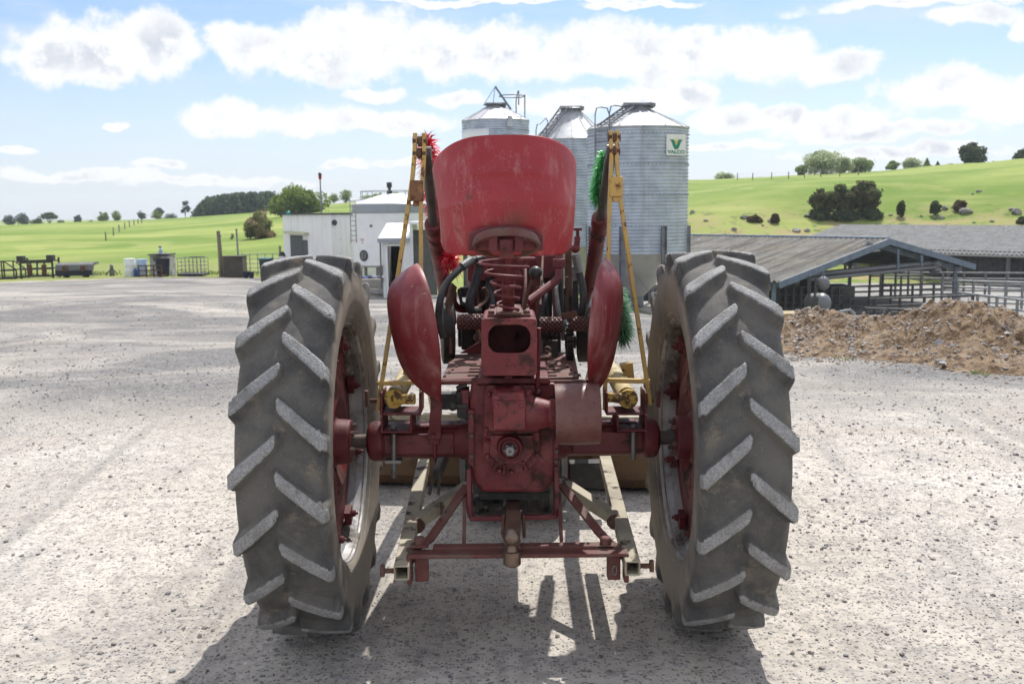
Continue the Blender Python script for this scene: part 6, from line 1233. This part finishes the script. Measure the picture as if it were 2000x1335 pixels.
# ---- thin air haze
hm=bpy.data.materials.new('pale_air'); hm.use_nodes=True; nt=hm.node_tree; nt.nodes.clear(); o_=nt.nodes.new('ShaderNodeOutputMaterial'); pv=nt.nodes.new('ShaderNodeVolumePrincipled'); pv.inputs['Color'].default_value=(.80,.88,.96,1); pv.inputs['Density'].default_value=.00028; pv.inputs['Anisotropy'].default_value=.2; nt.links.new(pv.outputs[0],o_.inputs['Volume'])
obj('haze',MB().box((0,0,9),(3500,3500,52)),hm,None,smooth=None,kind='stuff')
# ================================================================== SKY, SUN, CAMERA
w=bpy.data.worlds.new('World'); SC.world=w; w.use_nodes=True; w.cycles.sampling_method='MANUAL'; w.cycles.sample_map_resolution=256; nt=w.node_tree; nt.nodes.clear(); k=NT(nt)
SUN_EL,SUN_AZ=R(57),R(18)
sky=k.n('ShaderNodeTexSky',sky_type='NISHITA'); sky.sun_disc=False; sky.sun_elevation=SUN_EL; sky.sun_rotation=SUN_AZ; sky.air_density=1.0; sky.dust_density=.6; sky.ozone_density=1.0; sky.altitude=50
bg=k.n('ShaderNodeBackground'); bg.inputs[1].default_value=.08; out=k.n('ShaderNodeOutputWorld'); k.l(bg.outputs[0],out.inputs[0])
d=k.coord('Generated'); s=k.n('ShaderNodeSeparateXYZ'); k.l(d,s.inputs[0])
azn=k.math('ARCTAN2',s.outputs[0],s.outputs[1]); el=k.math('ARCSINE',s.outputs[2])
cb=k.n('ShaderNodeCombineXYZ'); k.l(azn,cb.inputs[0]); k.l(k.math('MULTIPLY',el,1.0),cb.inputs[1]); uv=cb.outputs[0]
n1=k.noise(uv,13,7,.62,.2); n2=k.noise(uv,42,6,.65); n3=k.noise(uv,5,3,.5)
wx=k.math('MULTIPLY',k.math('SUBTRACT',k.noise(uv,17,3),.5),.045); wy=k.math('MULTIPLY',k.math('SUBTRACT',k.noise(k.coord('Generated'),19,3),.5),.030)
ax_=k.math('ADD',azn,wx); ey_=k.math('ADD',el,wy)
CL=[(205,105,205,80,62),(90,110,95,60,55),(300,85,120,60,60),(480,85,110,50,65),(600,120,100,55,35),(700,85,170,70,85),(860,105,140,70,65),(980,110,150,75,60),(1150,118,220,80,48),(1300,105,170,62,60),(1450,110,170,55,62),(1630,125,110,35,38),
 (425,235,85,42,30),(600,240,130,36,28),(760,243,140,28,22),(740,190,60,18,14),(880,198,90,22,18),(1130,205,130,36,30),(1280,192,150,34,34),(1430,240,130,34,22),(1600,235,190,32,30),(1830,185,150,50,40),(1960,200,110,50,45),(1700,262,230,22,18),
 (1760,8,230,22,14),(1890,30,90,22,24),(1990,50,40,25,25),(980,0,330,10,8),(1260,5,150,10,8),(320,325,60,12,10),(670,318,55,11,9),(160,345,170,14,12),(420,355,200,12,12),(225,253,28,9,7),(1400,288,160,12,10),(1760,300,260,14,14),(900,310,200,10,10),(20,300,60,8,8)]
dens=None
for (px,row,hw,hu,hd) in CL:
    v=ray(px,row).normalized(); a0=math.atan2(v.x,v.y); e0=math.asin(v.z); ra=hw/FPX*math.cos(a0)**2; ru=hu/FPX; rd_=hd/FPX
    da=k.math('MULTIPLY',k.math('SUBTRACT',ax_,a0),1/ra); de=k.math('SUBTRACT',ey_,e0)
    de=k.math('MAXIMUM',k.math('MULTIPLY',de,1/ru),k.math('MULTIPLY',de,-1/rd_))
    q=k.math('SUBTRACT',1,k.math('SQRT',k.math('ADD',k.math('MULTIPLY',da,da),k.math('MULTIPLY',de,de))))
    dens=q if dens is None else k.math('SMOOTH_MAX',dens,q,.12)
# unseen broken cumulus away from the view, cover and brightness raised as shade fill
other=k.math('MULTIPLY',k.ramp(k.math('ABSOLUTE',azn),.60,.72),1); oth2=k.ramp(el,.24,.32)
oth=k.math('MAXIMUM',other,oth2); gen=k.math('SUBTRACT',k.math('MULTIPLY',k.noise(d,4,3),3.2),1.40)
dens=k.math('ADD',k.math('MULTIPLY',dens,k.math('SUBTRACT',1,oth)),k.math('MULTIPLY',gen,oth))
dd=k.math('ADD',dens,k.math('ADD',k.math('MULTIPLY',k.math('SUBTRACT',n1,.5),1.5),k.math('MULTIPLY',k.math('SUBTRACT',n2,.5),.85)))
cov=k.ramp(dd,-.02,.36)
shade=k.math('MULTIPLY',k.ramp(k.math('ADD',k.math('MULTIPLY',dd,.5),k.math('SUBTRACT',n1,.25)),.35,.95),k.ramp(k.noise(uv,26,6,.65),.48,.62))
cc=k.mix(shade,(8.7,8.75,8.8),(5.9,6.2,6.8)); cc=k.mix(oth,cc,(12.5,12.4,12.2))
hz_=k.ramp(el,.20,-.02); skyc=k.mix(1.0,sky.outputs[0],(1.0,1.06,1.32),'MULTIPLY'); base=k.mix(k.math('MULTIPLY',hz_,.62),skyc,(6.6,7.25,8.0))
cir=k.math('MULTIPLY',k.ramp(k.noise(k.coord('Generated',(2,2,9)),3,6,.6),.42,.75),.5); base=k.mix(cir,base,(6.6,7.4,8.0))
col=k.mix(k.math('MULTIPLY',cov,.96),base,cc); k.l(col,bg.inputs[0])
sl=bpy.data.lights.new('sun','SUN'); sl.energy=3.7; sl.angle=R(.53); sl.color=(1,.965,.91); so=bpy.data.objects.new('sun',sl); COL.objects.link(so)
sd=Vector((math.sin(SUN_AZ)*math.cos(SUN_EL),math.cos(SUN_AZ)*math.cos(SUN_EL),math.sin(SUN_EL))); so.rotation_euler=sd.to_track_quat('Z','Y').to_euler(); so.location=(0,0,50)
cam=bpy.data.cameras.new('camera'); cam.sensor_width=36; cam.lens=FPX/2000*36; cam.clip_start=.05; cam.clip_end=5000; co=bpy.data.objects.new('camera',cam); COL.objects.link(co)
mw=Matrix((CR,CU,-CF)).transposed().to_4x4(); mw.translation=CAM; co.matrix_world=mw; SC.camera=co
cam.dof.use_dof=True; cam.dof.focus_distance=3.9; cam.dof.aperture_fstop=7.1
SC.view_settings.view_transform='Standard'; SC.view_settings.look='None'; SC.view_settings.exposure=.58; SC.view_settings.gamma=1
SC.cycles.max_bounces=6; SC.cycles.use_denoising=True; SC.cycles.use_adaptive_sampling=True; SC.cycles.adaptive_threshold=.025
